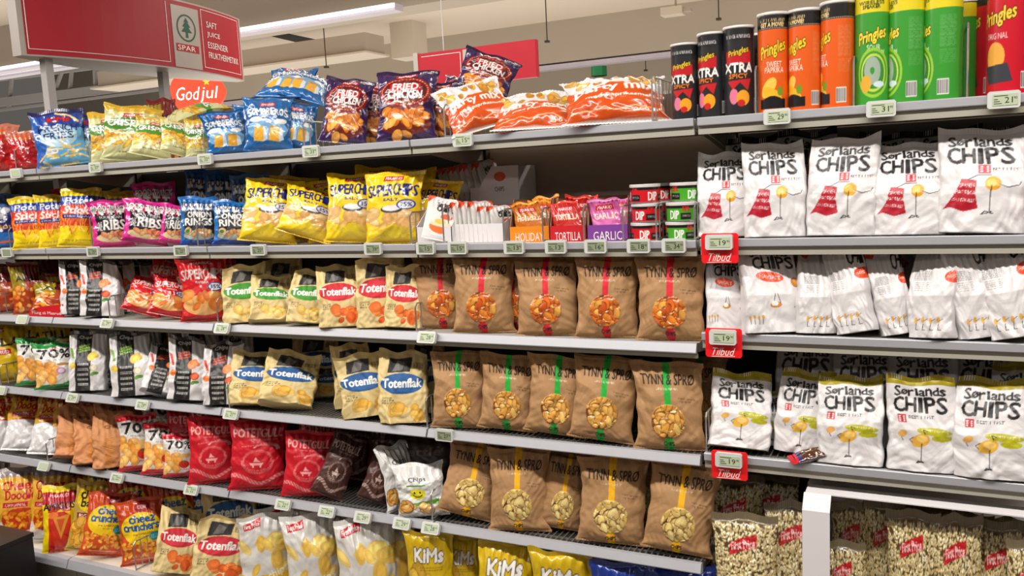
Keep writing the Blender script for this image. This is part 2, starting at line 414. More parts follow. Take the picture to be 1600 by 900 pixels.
# ---- artwork, one function per print
RD, WH, BK = (204, 22, 34), (240, 238, 232), (26, 24, 26)
CH = [(226, 160, 52), (236, 180, 80), (214, 140, 40)]; CHP = [(226, 110, 30), (240, 134, 40), (206, 84, 22), (232, 150, 60)]; CHY = [(232, 198, 104), (222, 178, 76), (240, 212, 130)]
def badge(a, cx, cy, w=.3, h=.06, rot=.05, t='MAARUD'):
    P = [(cx - w / 2, cy - h / 2 - .004), (cx + w / 2, cy - h / 2 + .01), (cx + w / 2 - .02, cy + h / 2 + .01), (cx - w / 2 + .02, cy + h / 2)]
    a.poly(P, (196, 20, 40)); a.txt(t, cx - w * .38, cx + w * .38, cy - h * .26, cy + h * .32, WH, 1, .15)
def a_fries(a):
    a.rect(0, 0, 1, 1, (96, 170, 214)); a.rect(0, .62, 1, 1, (24, 62, 150)); a.rect(0, .9, 1, 1, (26, 28, 84)); a.poly([(0, 0), (0, .9), (.12, .9), (.25, .4), (.1, 0)], (44, 96, 180))
    g = np.random.RandomState(3)
    a.ell(.5, .5, .38, .2, (196, 224, 240), 0, .8)
    for i in range(26):
        x, y = g.uniform(0, 1), g.uniform(0, .42); t = g.uniform(-.7, .9); l = .16; a.curve([(x, y), (x + l * math.cos(t), y + l * math.sin(t) * .7)], .018, CHY[i % 3])
    a.curve([(.5, .9), (.75, .86), (.9, .74)], .022, CHY[2]); a.txt('KiMs', .32, .74, .75, .84, (206, 26, 36), 3, .1, out=(40, 10, 20), ow=2)
    a.txt('FRENCH', .12, .9, .58, .70, (30, 34, 90), 1, 0, jit=.5, arc=.01); a.txt('FRIES', .2, .82, .44, .56, (30, 34, 90), 1, jit=.5); a.ell(.32, .24, .13, .05, WH); a.txt('25% MER', .22, .42, .22, .26, (30, 34, 90))
def a_crisp(a):
    a.rect(0, 0, 1, 1, (206, 206, 150)); a.rect(0, .86, 1, 1, (206, 168, 50)); a.ell(.5, .62, .52, .13, (74, 138, 44)); badge(a, .52, .79, .36, .075)
    a.txt('CRISPERS', .08, .94, .60, .71, WH, 2, out=(40, 90, 30), jit=.3); a.chips(.02, .26, .98, .5, 46, .12, [(222, 170, 40), (236, 190, 70), (208, 150, 34)], asp=.34, dark=(150, 96, 20)); a.ell(.8, .52, .12, .045, (90, 150, 60)); a.para(.3, .12, .7, .16, 1, (110, 110, 60))
def a_somb(a):
    a.rect(0, 0, 1, 1, (22, 96, 160)); a.ell(.5, .36, .44, .2, (130, 180, 216), 0, .85); a.rect(0, 0, 1, .10, (30, 108, 178)); badge(a, .5, .84, .34, .075)
    a.txt('SOMBREROS', .06, .94, .64, .77, WH, 2, jit=.8, arc=.03); a.ell(.24, .55, .14, .05, WH); a.ell(.78, .52, .13, .05, WH)
    for x, r in ((.28, .3), (.62, -.2)):
        a.poly([(x - .1, .16), (x + .12, .15), (x + .14, .40), (x - .06, .42)], (236, 176, 60)); a.poly([(x + .12, .15), (x + .22, .19), (x + .22, .36), (x + .14, .40)], (212, 226, 238)); a.ell(x + .02, .41, .11, .02, (196, 140, 40))
def a_chick(a):
    a.rect(0, 0, 1, 1, (54, 28, 84)); a.rect(0, .92, 1, 1, (40, 18, 60)); a.ell(.5, .64, .46, .24, (120, 32, 30)); a.ell(.5, .66, .42, .205, (190, 50, 34)); a.ell(.5, .66, .385, .185, (96, 14, 26))
    for k in range(40):
        t = k / 40 * 6.283; a.ell(.5 + .40 * math.cos(t), .66 + .195 * math.sin(t), .008, .006, (250, 220, 170))
    a.rect(.24, .66, .76, .78, (196, 24, 36)); badge(a, .5, .91, .36, .06); a.poly([(.7, .93), (.97, .95), (.96, .985), (.69, .965)], WH); a.poly([(.715, .936), (.955, .954), (.947, .98), (.705, .96)], (30, 26, 34)); a.txt('NYHET!', .73, .94, .942, .968, WH, 0, rot=.05); a.txt('FRIED', .28, .72, .68, .78, WH, 2, .05); a.txt('CHICKEN', .2, .8, .56, .67, WH, 2, .05); a.txt('SNACKS', .34, .66, .49, .53, (250, 200, 120), 0)
    a.ell(.5, .2, .44, .13, (112, 40, 30)); a.chips(.16, .2, .84, .4, 34, .1, [(236, 148, 50), (246, 170, 80), (222, 124, 34)], asp=.6, dark=(150, 60, 16)); a.chips(.3, .06, .7, .1, 3, .09, [(240, 160, 70)])
def a_party(a):
    a.rect(0, 0, 1, 1, (204, 78, 18)); a.rect(0, .62, 1, 1, (218, 215, 215)); a.poly([(0, .62), (.2, .5), (.5, .66), (1, .55), (1, .7), (0, .7)], (218, 215, 215))
    a.chips(.08, .62, .92, .88, 16, .07, [(204, 152, 50), (222, 176, 80), (186, 128, 40)], dark=(140, 90, 30)); badge(a, .5, .93, .2, .05)
    a.txt('party mix', .08, .92, .42, .60, WH, 2, out=None, rot=.04); a.txt('med paprikasmak', .2, .9, .32, .39, WH, 1, rot=.04); a.txt('200 g', .68, .9, .08, .14, WH, 1); a.curve([(.05, .12), (.3, .15), (.5, .10), (.7, .18), (.95, .12)], .006, (252, 210, 170)); a.rect(0, 0, 1, .035, WH)
def a_redclear(a):
    a.rect(0, 0, 1, 1, (176, 20, 24)); a.rect(0, .78, 1, 1, (190, 110, 90)); a.chips(0, .05, 1, .75, 80, .07, [(190, 26, 26), (206, 40, 34), (160, 16, 20)], dark=(110, 8, 12)); a.ell(.5, .8, .3, .08, (208, 96, 50)); a.txt('chips', .3, .7, .5, .58, (226, 150, 130), 0)
def a_bluetop(a):
    a.rect(0, 0, 1, 1, (34, 46, 110)); a.rect(0, .66, 1, 1, (60, 92, 140)); a.rect(0, .0, 1, .3, (30, 110, 190)); a.rect(0, .1, 1, .14, (230, 96, 40)); a.txt('hot&sour', .05, .95, .38, .48, (240, 170, 40), 1); a.chips(.1, .55, .9, .8, 6, .15, [(190, 190, 196)], dark=(60, 60, 80))
def a_sticks(a):
    a.rect(0, 0, 1, 1, (246, 214, 20)); a.rect(0, .70, 1, .86, (24, 66, 158)); a.rect(0, .34, 1, .70, (214, 58, 30)); a.rect(0, .90, 1, 1, (212, 184, 24))
    g = np.random.RandomState(5)
    for i in range(60):
        x, y = g.uniform(0, 1), g.uniform(.2, .5); a.curve([(x, y), (x + g.uniform(-.06, .1), y + g.uniform(.08, .14))], .012, [(232, 130, 30), (246, 176, 60), (204, 84, 24)][i % 3])
    a.txt('Potet', .12, .86, .72, .83, WH, 2, .15); a.txt('Sticks', .1, .92, .55, .67, WH, 2, .2); a.rect(.1, .47, .9, .53, (24, 40, 120)); a.txt('ORIGINAL', .14, .86, .485, .515, WH, 0); a.txt('crispy potatoes', .1, .9, .08, .12, (120, 100, 20), 0, .2)
def a_ribs(a):
    a.rect(0, 0, 1, 1, (214, 44, 142)); a.rect(0, .0, 1, .09, (188, 20, 110)); a.poly([(.14, .14), (.9, .1), (.86, .72), (.1, .74)], (34, 30, 36)); a.poly([(.06, .72), (.92, .72), (.95, .82), (.03, .82)], WH)
    for k in range(8): a.rect(.06 + k * .115, .68, .06 + k * .115 + .055, .80, (210, 30, 90) if k % 2 else WH)
    a.txt('FOOD TRUCK', .06, .94, .77, .88, WH, 2, out=(30, 28, 34)); a.txt('SOUTHERN', .22, .8, .60, .66, (220, 220, 220), 0); a.txt('SPARE', .14, .26, .34, .54, WH, 0); a.txt('RIBS', .3, .84, .36, .57, WH, 3, .05); a.ell(.52, .2, .42, .10, (222, 196, 150)); a.chips(.3, .2, .8, .3, 10, .1, [(214, 120, 90), (226, 150, 100), (240, 180, 120)])
def a_onion(a):
    a.rect(0, 0, 1, 1, (34, 108, 178)); a.rect(0, .0, 1, .1, (16, 62, 150)); a.poly([(.12, .12), (.94, .12), (.9, .8), (.1, .8)], (36, 42, 50)); a.rect(.04, .72, .96, .84, WH)
    for k in range(8): a.rect(.05 + k * .115, .70, .05 + k * .115 + .055, .8, (50, 110, 190) if k % 2 else WH)
    a.txt('FOOD TRUCK', .06, .94, .76, .87, (30, 40, 90), 2); a.txt('ONION', .2, .84, .56, .67, WH, 2); a.txt('RINGS', .14, .88, .40, .54, WH, 3); a.ell(.5, .2, .42, .1, (168, 170, 160)); a.chips(.2, .2, .8, .3, 14, .09, [(232, 186, 130), (240, 200, 150), (220, 160, 100)]); a.ell(.2, .28, .06, .04, (80, 140, 60))
def a_super(a, base=(244, 206, 24), red=False):
    a.rect(0, 0, 1, 1, base); tc = (28, 40, 120) if not red else (206, 196, 190)
    badge(a, .5, .90, .36, .07) if not red else a.txt('MAARUD', .3, .7, .89, .93, (240, 200, 200), 1)
    a.ell(.5, .25, .46, .16, (236, 196, 120) if red else (240, 212, 70), 0, .9)
    a.chips(.1, .2, .9, .42, 14, .16, [(238, 196, 130), (246, 210, 150), (228, 178, 110)] if not red else [(236, 150, 70), (244, 176, 96), (226, 120, 50)], dark=(206, 150, 60), asp=.6)
    if not red: a.ell(.5, .47, .2, .055, (70, 66, 60)); a.ell(.5, .485, .17, .04, (226, 226, 226)); a.ell(.5, .17, .4, .07, (230, 205, 40), 0, .6)
    a.txt('SUPERCHIPS', .04, .96, .66, .82, tc, 2, 0, jit=.35, arc=.02); a.txt('SALT' if not red else 'PAPRIKA', .34, .62, .585, .62, tc, 1)
    a.ell(.76, .53, .17, .07, (34, 60, 150)); a.ell(.76, .53, .14, .055, WH); a.txt('35%', .65, .87, .50, .56, (34, 60, 150), 1); a.rect(.1, .05, .5, .06, base)
def a_superr(a): a_super(a, (206, 26, 34), True)
def sorl(a, y0=.66):
    a.txt('Sørlands', .12, .86, y0 + .165, y0 + .25, BK, 2, 0, jit=.7); a.txt('CHIPS', .10, .88, y0, y0 + .145, BK, 3, 0, jit=.55)
def bird(a, cx, cy, s=1):
    q = a.W / a.H
    a.curve([(cx, cy + .02 * s), (cx - .01, cy - .2 * s), (cx + .01, cy - .235 * s)], .006, (50, 46, 46)); a.curve([(cx + .02, cy - .22 * s), (cx - .1 * s, cy - .245 * s), (cx - .06 * s, cy - .215 * s), (cx + .03, cy - .235 * s)], .006, (30, 28, 28))
def a_spansk(a):
    a.rect(0, 0, 1, 1, (218, 215, 215)); sorl(a, .66); a.rect(.46, .565, .60, .645, (196, 30, 52))
    for i in (0, 1):
        for j in (0, 1, 2): a.ell(.495 + i * .07, .585 + j * .021, .016, .008, WH)
    a.txt('BEST I TEST', .62, .94, .59, .62, BK, 0)
    a.poly([(.26, .52), (.44, .50), (.42, .40), (.46, .25), (.30, .22), (.14, .26), (.06, .24), (.18, .36)], (176, 26, 44)); a.txt('SPANSK', .24, .42, .44, .475, WH, 0); a.txt('PAPRIKA', .20, .43, .375, .415, WH, 0, rot=-.08); a.txt('MED PERSILLE', .17, .42, .31, .34, WH, 0, rot=-.1)
    a.curve([(.34, .51), (.45, .55), (.6, .55)], .005, BK); a.ell(.62, .475, .09, .065, (222, 160, 40), -.5); a.ell(.60, .48, .05, .04, (240, 190, 80), -.5); a.curve([(.68, .47), (.78, .44), (.9, .46), (.92, .49)], .005, BK); bird(a, .6, .44, 1)
def a_spansk2(a): a_spansk(a); a.rect(0, .93, 1, 1, BK)
def a_havs(a):
    a.rect(0, 0, 1, 1, (218, 215, 215)); a.txt('Sørlands', .2, .9, .90, .97, BK, 2, jit=.6); a.txt('CHIPS', .22, .96, .75, .885, BK, 3, jit=.55); a.ell(.48, .655, .24, .06, (226, 70, 34), -.12); a.txt('HAVSALT', .3, .66, .63, .675, WH, 0, rot=-.12)
    a.curve([(.52, .46), (.48, .36)], .006, BK); a.ell(.52, .34, .1, .035, (200, 130, 50)); a.ell(.5, .355, .06, .03, WH); a.curve([(.56, .46), (.6, .36)], .006, (60, 60, 60)); a.chips(.86, .5, .98, .62, 2, .09, CH); a.curve([(.85, .3), (.9, .34), (.96, .3)], .006, BK)
    for k in range(4): a.ell(.08 + k * .07, .2 + .01 * (k % 2), .022, .022, (214, 160, 70)); a.curve([(.08 + k * .07, .18), (.08 + k * .07, .13)], .004, BK)
def a_havside(a):
    a.rect(0, 0, 1, 1, (218, 215, 215)); a.poly([(.0, 1), (.34, 1), (.18, .90), (0, .93)], (228, 84, 44)); a.poly([(.5, 1), (.8, .93), (1, .95), (1, 1)], (228, 84, 44)); a.txt('CHIPS', .66, 1.3, .76, .93, BK, 3, jit=.55); a.ell(.97, .64, .2, .065, (226, 70, 34)); a.txt('HAVS', .82, .99, .625, .66, WH, 0)
    a.para(.12, .60, .5, .70, 6, (120, 118, 118), .7); a.para(.16, .5, .36, .59, 5, (140, 138, 138), .6); a.para(.42, .5, .5, .59, 5, (140, 138, 138), .6)
    for k in range(4): a.ell(.22 + k * .16, .2 + .01 * (k % 2), .035, .03, (222, 170, 84)); a.curve([(.22 + k * .16, .17), (.2 + k * .16, .11), (.26 + k * .16, .11)], .006, BK); a.curve([(.24 + k * .16, .2), (.32 + k * .16, .22)], .004, BK)
def a_creme(a):
    a.rect(0, 0, 1, 1, (218, 215, 215)); a.rect(0, .90, 1, 1, (162, 146, 24)); a.rect(0, 0, 1, .03, (150, 150, 40)); sorl(a, .63); a.rect(.16, .52, .28, .60, (186, 34, 52))
    for i in (0, 1):
        for j in (0, 1, 2): a.ell(.19 + i * .06, .54 + j * .02, .014, .007, WH)
    a.txt('BEST I TEST', .32, .68, .565, .595, BK, 0, rot=.03); a.ell(.68, .445, .25, .038, (186, 184, 34), -.06); a.txt('CREME FRAICHE', .5, .88, .44, .465, WH, 0, rot=-.06); a.ell(.78, .38, .14, .035, (186, 184, 34)); a.txt('med pepper', .68, .88, .37, .39, (220, 220, 90), 0)
    a.ell(.48, .35, .14, .065, (226, 176, 70), .4); a.ell(.5, .37, .08, .035, (240, 200, 110)); a.ell(.22, .41, .07, .035, (222, 170, 90), .5); a.curve([(.2, .37), (.22, .34)], .005, BK); a.curve([(.38, .38), (.32, .35), (.36, .32)], .005, (60, 60, 60)); a.curve([(.55, .42), (.52, .46), (.58, .45)], .005, BK); bird(a, .5, .30, .75)
def kett(a, veg):
    a.rect(0, 0, 1, 1, (218, 215, 215)); a.rect(.2, 0, .62, 1, (36, 34, 34)); a.txt('Chips', .26, .58, .86, .93, WH, 1, .1); a.poly([(0, .94), (1, .94), (1, 1), (0, 1)], (90, 88, 86)); a.rect(.2, .94, .62, 1, (36, 34, 34))
    for k, (y, c) in enumerate(((.74, veg[0]), (.70, veg[0]), (.66, veg[0]))): a.txt('PASTINAKK' if k else 'GULROT', .26, .58, y, y + .03, c, 1, 0, rot=.25)
    for k in range(5): a.para(.27, .12 + k * .08, .56, .16 + k * .08, 2, WH, .8)
    a.chips(.6, .56, .78, .66, 3, .11, [veg[1]], dark=veg[1]); a.ell(.7, .4, .11, .06, veg[2]); a.ell(.7, .4, .07, .04, tuple(min(255, int(c * 1.2)) for c in veg[2])); a.ell(.13, .44, .08, .05, veg[1]); a.ell(.74, .31, .1, .025, (84, 136, 56)); a.ell(.66, .29, .06, .02, (110, 160, 70)); a.poly([(.02, .74), (.1, .72), (.16, .56), (.1, .56)], veg[3])
def a_kettr(a): kett(a, [(226, 90, 60), (226, 120, 50), (214, 96, 60), (214, 60, 44)])
def a_kettg(a): kett(a, [(150, 200, 60), (222, 190, 70), (214, 204, 180), (120, 170, 70)])
def a_tot(a, c):
    a.rect(0, 0, 1, 1, (220, 198, 140)); a.poly([(.2, .70), (.66, .72), (.7, .9), (.24, .9)], (60, 58, 56)); a.poly([(.3, .72), (.5, .74), (.55, .84), (.4, .88)], (120, 118, 114)); a.rect(.72, .76, .92, .84, (150, 130, 90)); a.txt('235', .74, .9, .77, .83, (220, 200, 150), 0)
    a.ell(.5, .56, .44, .14, c); a.txt('Totenflak', .1, .9, .51, .625, WH, 3); a.txt('GROVE', .1, .3, .36, .385, (70, 56, 30), 0); a.txt('SALTA', .1, .36, .325, .35, (50, 40, 20), 0); a.txt('POTETFLAK', .1, .42, .29, .315, (50, 40, 20), 0)
def a_totg(a): a_tot(a, (70, 150, 56)); a.chips(.35, .1, .8, .28, 12, .1, CHY, dark=(190, 140, 50))
def a_totr(a): a_tot(a, (200, 44, 56)); a.chips(.4, .1, .85, .32, 12, .11, [(236, 120, 50), (240, 140, 70), (226, 100, 40)], dark=(200, 80, 30))
def a_totb(a): a_tot(a, (44, 92, 150)); a.chips(.3, .08, .9, .26, 12, .11, [(228, 184, 90), (222, 170, 70)], dark=(190, 140, 60))
WIN = (.5, .335, .26, .19)
def a_tynn(a, c, sub, chc, seed):
    a.rect(0, 0, 1, 1, (174, 134, 92)); a.rect(.455, 0, .555, 1, c); a.txt('TYNN & SPRØ', .12, .90, .74, .86, (44, 34, 28), 1); a.txt(sub, .34, .66, .685, .71, (226, 210, 190), 0)
    a.rect(.44, .03, .57, .12, c); a.txt('CHIPS', .43, .58, .06, .105, (50, 34, 28), 1); a.txt('100% naturlig', .66, .9, .575, .595, (84, 66, 50), 0, rot=-.12); a.txt('og sprø', .68, .84, .545, .565, (84, 66, 50), 0, rot=-.1)
    cx, cy, rx, ry = WIN; f = lambda X, Y: ((X - cx) / rx) ** 2 + ((Y - cy) / ry) ** 2 < 1
    a.ell(cx, cy, rx, ry, (110, 66, 36)); a.chips(cx - rx, cy - ry, cx + rx, cy + ry, 90, .08, chc, f, .6, (104, 58, 26), .003, seed)
def a_tynr(a): a_tynn(a, (214, 40, 52), 'PAPRIKA', [(214, 104, 34), (226, 130, 44), (196, 84, 26), (232, 164, 70)], 2)
def a_tyng(a): a_tynn(a, (44, 170, 62), 'LIME OG PEPPER', [(228, 172, 84), (236, 190, 104), (214, 152, 64)], 3)
def a_tyny(a): a_tynn(a, (238, 178, 26), 'HAVSALT', [(226, 196, 118), (236, 208, 136), (214, 180, 96)], 4)
def a_70(a, c):
    a.rect(0, 0, 1, 1, (226, 224, 218)); a.rect(0, .88, 1, 1, c); a.rect(0, 0, 1, .1, c); a.poly([(.4, 0), (1, 0), (1, .2), (.6, .08)], c); a.txt('OLW', .42, .62, .84, .89, (196, 20, 40), 1); a.txt('70%', .1, .92, .66, .84, BK, 4, 0, jit=.4); a.txt('MINDRE FETT', .3, .8, .6, .63, (90, 90, 90), 0)
    a.chips(.04, .12, .5, .56, 22, .13, [(238, 170, 80), (246, 190, 110), (226, 150, 60)], dark=(210, 130, 50))
def a_70g(a): a_70(a, (48, 150, 70)); a.ell(.66, .38, .13, .07, (206, 140, 190)); a.ell(.66, .38, .08, .045, (236, 210, 230)); a.ell(.72, .52, .16, .03, (190, 130, 60))
def a_70r(a): a_70(a, (206, 30, 44)); a.ell(.66, .3, .17, .09, (214, 44, 34)); a.ell(.66, .36, .06, .02, (70, 130, 50)); a.ell(.7, .5, .2, .05, (226, 180, 110)); a.txt('PAPRIKA', .56, .84, .16, .2, (210, 40, 40), 0)
def a_gull(a, c, k):
    a.rect(0, 0, 1, 1, c); a.txt('POTETGULL', .06, .94, .74, .86, k, 2); a.txt('paprika & sweet chili', .3, .86, .69, .72, k, 0, rot=0); a.txt('laget på gulløyepotet', .2, .84, .62, .64, k, 0, arc=.02)
    g = np.random.RandomState(2)
    for j in range(60):
        t = j / 60 * 6.283; a.curve([(.5 + .25 * math.cos(t), .40 + .14 * math.sin(t)), (.5 + .3 * math.cos(t), .40 + .17 * math.sin(t))], .004, k)
    a.poly([(.34, .39), (.62, .39), (.58, .35), (.38, .35)], k); a.poly([(.42, .4), (.56, .4), (.5, .43), (.46, .47)], k); a.rect(.4, .32, .43, .36, k); a.rect(.54, .32, .57, .36, k); a.txt('Premium Chips', .3, .7, .26, .3, k, 0, arc=-.03)
    for j in range(90):
        x = j / 90; y = .16 + .06 * math.sin(x * 7 + 1); a.curve([(x, y - .025), (x + .01, y + .025)], .0035, k)
    for j in range(60):
        t = j / 60 * 3.2 - .2; a.curve([(.64 + .2 * math.cos(t), .58 + .05 * math.sin(t)), (.66 + .25 * math.cos(t), .58 + .08 * math.sin(t))], .003, k)
def a_gullr(a): a_gull(a, (200, 26, 40), (236, 170, 166))
def a_gullb(a): a_gull(a, (74, 44, 38), (206, 180, 166))
def a_smile(a):
    a.rect(0, 0, 1, 1, (222, 222, 218)); a.txt('Chips', .3, .66, .68, .78, (60, 60, 60), 1, .1); a.rect(.26, .62, .66, .645, (90, 150, 50)); a.ell(.46, .47, .17, .10, (232, 220, 40)); a.ell(.40, .50, .02, .02, BK); a.ell(.52, .50, .02, .02, BK); a.curve([(.36, .455), (.42, .42), (.5, .42), (.56, .455)], .01, BK)
    a.poly([(.3, .3), (.9, .36), (.86, .26), (.3, .26)], (96, 160, 60)); a.chips(.1, .14, .7, .26, 10, .12, [(222, 160, 70), (232, 184, 110)])
def a_tan(a):
    a.rect(0, 0, 1, 1, (206, 142, 94)); a.txt('CHIPS', .3, .74, .74, .8, (110, 60, 34), 1)
    for j in range(16): a.ell(.42 + .03 * math.sin(j), .12 + j * .03, .12, .016, (190, 116, 50), .1); a.ell(.42 + .03 * math.sin(j), .127 + j * .03, .11, .006, (226, 160, 90), .1)
def a_tort(a):
    a.rect(0, 0, 1, 1, (222, 186, 20)); a.txt('TILLA', .1, .9, .56, .68, BK, 3, jit=.3); badge(a, .5, .46, .5, .08); a.ell(.3, .3, .2, .1, (226, 130, 40)); a.rect(0, .9, 1, 1, (190, 160, 20)); badge(a, .5, .8, .3, .06)
def a_dood(a):
    a.rect(0, 0, 1, 1, (230, 214, 200)); a.rect(0, .28, 1, 1, (226, 170, 50)); a.rect(0, .88, 1, 1, (150, 140, 140)); a.txt('Cheez', .08, .86, .7, .82, (196, 24, 34), 3, .1, jit=.5, out=(240, 210, 60)); a.txt('Doodles', .14, .94, .57, .69, (196, 24, 34), 3, .1, jit=.5, out=(240, 210, 60)); a.rect(.1, .47, .64, .54, (200, 24, 40)); a.txt('ORIGINAL', .14, .6, .485, .525, WH, 0, .1)
    a.ell(.5, .3, .44, .16, (196, 60, 30)); a.chips(.14, .2, .88, .42, 44, .07, [(240, 150, 30), (246, 170, 50), (226, 120, 20)], asp=.5, dark=(180, 80, 10)); a.rect(0, 0, 1, .10, (222, 220, 222))
def a_doodw(a): a_dood(a); a.rect(0, 0, 1, .42, (222, 220, 220)); a.txt('25', .5, .7, .5, .56, (160, 30, 40), 1)
def a_amig(a):
    a.rect(0, 0, 1, 1, (206, 48, 26)); a.rect(0, 0, .16, 1, (240, 210, 20)); a.rect(.8, 0, 1, 1, (240, 210, 20)); a.rect(0, .88, 1, 1, (240, 210, 20)); a.poly([(.1, .5), (.5, .64), (.9, .5), (.9, .6), (.1, .6)], (240, 210, 20)); a.rect(0, .72, .9, .9, (176, 20, 30)); a.txt('MAARUD', .2, .7, .82, .87, (240, 200, 200), 1, .1); a.txt('AMIGOS', .04, .9, .64, .74, BK, 3); a.poly([(.3, .52), (.5, .2), (.78, .56)], (226, 150, 50)); a.poly([(.4, .5), (.5, .3), (.64, .5)], (206, 90, 40)); a.ell(.3, .56, .14, .05, (240, 130, 60)); a.curve([(.2, .1), (.5, .06), (.8, .2), (.6, .26)], .02, (170, 24, 26))
def a_bolw(a):
    a.rect(0, 0, 1, 1, (190, 160, 70)); a.ell(.5, .74, .44, .2, (240, 208, 20)); a.txt('cheez', .14, .86, .74, .86, BK, 3, 0, jit=.55); a.txt('balls', .18, .82, .62, .73, BK, 3, 0, jit=.55); a.rect(.1, .44, .9, .54, (130, 40, 50)); a.txt('BIG BALLS', .16, .84, .46, .52, (240, 220, 190), 1); a.chips(.1, .08, .9, .42, 30, .12, [(226, 160, 40), (240, 184, 70)], asp=1, dark=(150, 90, 20))
def a_crun(a):
    a.rect(0, 0, 1, 1, (206, 76, 30)); a.ell(.5, .56, .46, .24, (244, 204, 20)); a.ell(.56, .87, .16, .075, (150, 24, 36)); a.ell(.56, .87, .13, .06, (186, 40, 50)); a.txt('OLW', .47, .65, .845, .895, WH, 1); a.txt('cheez', .24, .84, .65, .76, (24, 88, 150), 3, jit=.5); a.txt('crunchers', .1, .92, .53, .64, (24, 88, 150), 3, jit=.4); a.txt('the CHEEZIER', .3, .76, .465, .495, (60, 50, 30), 0); a.txt('snack', .42, .64, .425, .455, (60, 50, 30), 0)
    a.chips(.06, .12, .94, .36, 60, .055, [(240, 170, 60), (246, 190, 90), (226, 140, 40)], asp=.6, dark=(190, 96, 20)); a.ell(.8, .42, .14, .07, (24, 140, 150)); a.txt('EXTRA', .7, .9, .42, .445, (180, 226, 220), 0); a.txt('CRUNCHY', .69, .91, .385, .41, (180, 226, 220), 0); a.curve([(.2, .09), (.8, .08)], .006, (240, 200, 180))
def a_first(a):
    a.rect(0, 0, 1, 1, (214, 212, 206)); a.rect(0, 0, 1, .3, (236, 196, 50)); a.chips(.05, .3, .95, .84, 11, .16, [(240, 200, 96), (244, 212, 118), (232, 190, 84)], dark=(222, 186, 96), asp=.55); a.poly([(.1, .83), (.42, .87), (.42, .95), (.1, .91)], (196, 24, 34)); a.txt('First Price', .12, .40, .865, .915, WH, 1, rot=.12); a.txt('salte chips', .1, .95, .2, .32, (250, 246, 226), 1, rot=.3)
def a_kims(a):
    a.rect(0, 0, 1, 1, (214, 180, 22)); a.chips(.1, .3, .9, .62, 4, .16, [(216, 176, 60), (206, 160, 50)], dark=(150, 120, 14)); a.txt('KiMs', .18, .8, .70, .83, WH, 4, .1, out=(60, 44, 20), ow=4); a.para(.3, .62, .8, .67, 2, (120, 90, 20), .6); a.txt('Snack', .1, .9, .16, .3, (250, 240, 200), 2)
def a_kblue(a): a.rect(0, 0, 1, 1, (20, 52, 140)); a.txt('KiMs', .2, .8, .5, .7, WH, 4, .1)
def a_pop(a):
    a.rect(0, 0, 1, 1, (92, 72, 42)); a.chips(0, .1, 1, .95, 2800, .021, [(232, 216, 166), (244, 232, 190), (214, 194, 138), (224, 200, 140)], dark=(120, 92, 50), asp=.9, h=.004, seed=9); a.rect(0, .955, 1, 1, (120, 108, 84)); a.rect(0, 0, 1, .16, (16, 70, 150)); a.poly([(0, .16), (0, .25), (.2, .16)], (16, 70, 150)); a.poly([(1, .16), (1, .25), (.8, .16)], (16, 70, 150)); a.txt('POPCORN', .08, .92, .05, .13, WH, 2)
    a.poly([(.26, .80), (.70, .85), (.70, .91), (.26, .86)], (196, 26, 36)); a.txt('First Price', .29, .67, .835, .875, (250, 220, 214), 1, rot=.15)
def a_hol(a, c=(196, 110, 20), t='Holiday', c2=(236, 150, 40)):
    a.rect(0, 0, 1, 1, c); a.rect(0, .93, 1, 1, c2); badge(a, .5, .78, .62, .13); a.txt(t, .1, .92, .5, .64, (240, 226, 200), 2, jit=.3); a.ell(.5, .14, .36, .13, (236, 230, 220)); a.ell(.5, .22, .2, .1, (240, 214, 140)); a.ell(.25, .2, .08, .06, (90, 150, 50)); a.ell(.8, .22, .08, .06, (190, 40, 40))
def a_torti(a): a_hol(a, (196, 34, 26), 'TORTILLA', (226, 60, 40))
def a_garl(a): a_hol(a, (220, 110, 176), 'GARLIC', (232, 140, 196))
def a_pouch(a): a.rect(0, 0, 1, 1, (232, 230, 226)); a.poly([(0, 1), (.25, 1), (0, .85)], (232, 90, 50)); a.poly([(.8, 1), (1, 1), (1, .88)], (232, 90, 50)); a.txt('Sørlands', .3, .8, .80, .88, BK, 2, jit=.5); a.txt('CHIPS', .3, .84, .68, .80, BK, 4, jit=.5); a.ell(.62, .56, .18, .07, (234, 90, 44)); a.ell(.5, .32, .34, .16, (240, 110, 34)); a.rect(.14, .38, .86, .5, (232, 230, 226)); a.ell(.5, .38, .34, .06, (250, 220, 180)); a.ell(.46, .44, .16, .06, (244, 200, 80)); a.para(.2, .08, .6, .12, 1, (180, 190, 220))
def a_candy(a): a.rect(0, 0, 1, 1, (80, 44, 30)); a.rect(0, 0, 1, .2, (196, 22, 40)); a.rect(0, .8, 1, 1, (196, 22, 40)); a.rect(0, .16, 1, .22, (40, 40, 120)); a.rect(0, .78, 1, .84, (40, 40, 120)); a.chips(.1, .28, .9, .74, 26, .055, [(236, 222, 190)], dark=(90, 50, 30), asp=.6)
def a_mix(a): a.rect(0, 0, 1, 1, (170, 60, 24)); a.rect(0, .6, 1, 1, (110, 22, 22)); a.rect(0, .45, .5, .9, (150, 130, 26)); a.chips(.05, .05, .95, .5, 26, .1, [(224, 120, 34), (236, 160, 60)], dark=(130, 50, 14)); a.txt('AMI', .2, .8, .62, .72, BK, 2)
def a_dark(a): a.rect(0, 0, 1, 1, (70, 58, 52)); a.txt('kettle', .2, .8, .6, .7, (130, 110, 100), 1)
def a_cream(a): a.rect(0, 0, 1, 1, (196, 176, 130)); a.ell(.5, .6, .4, .12, (50, 48, 46)); a.ell(.5, .4, .4, .12, (44, 80, 130))

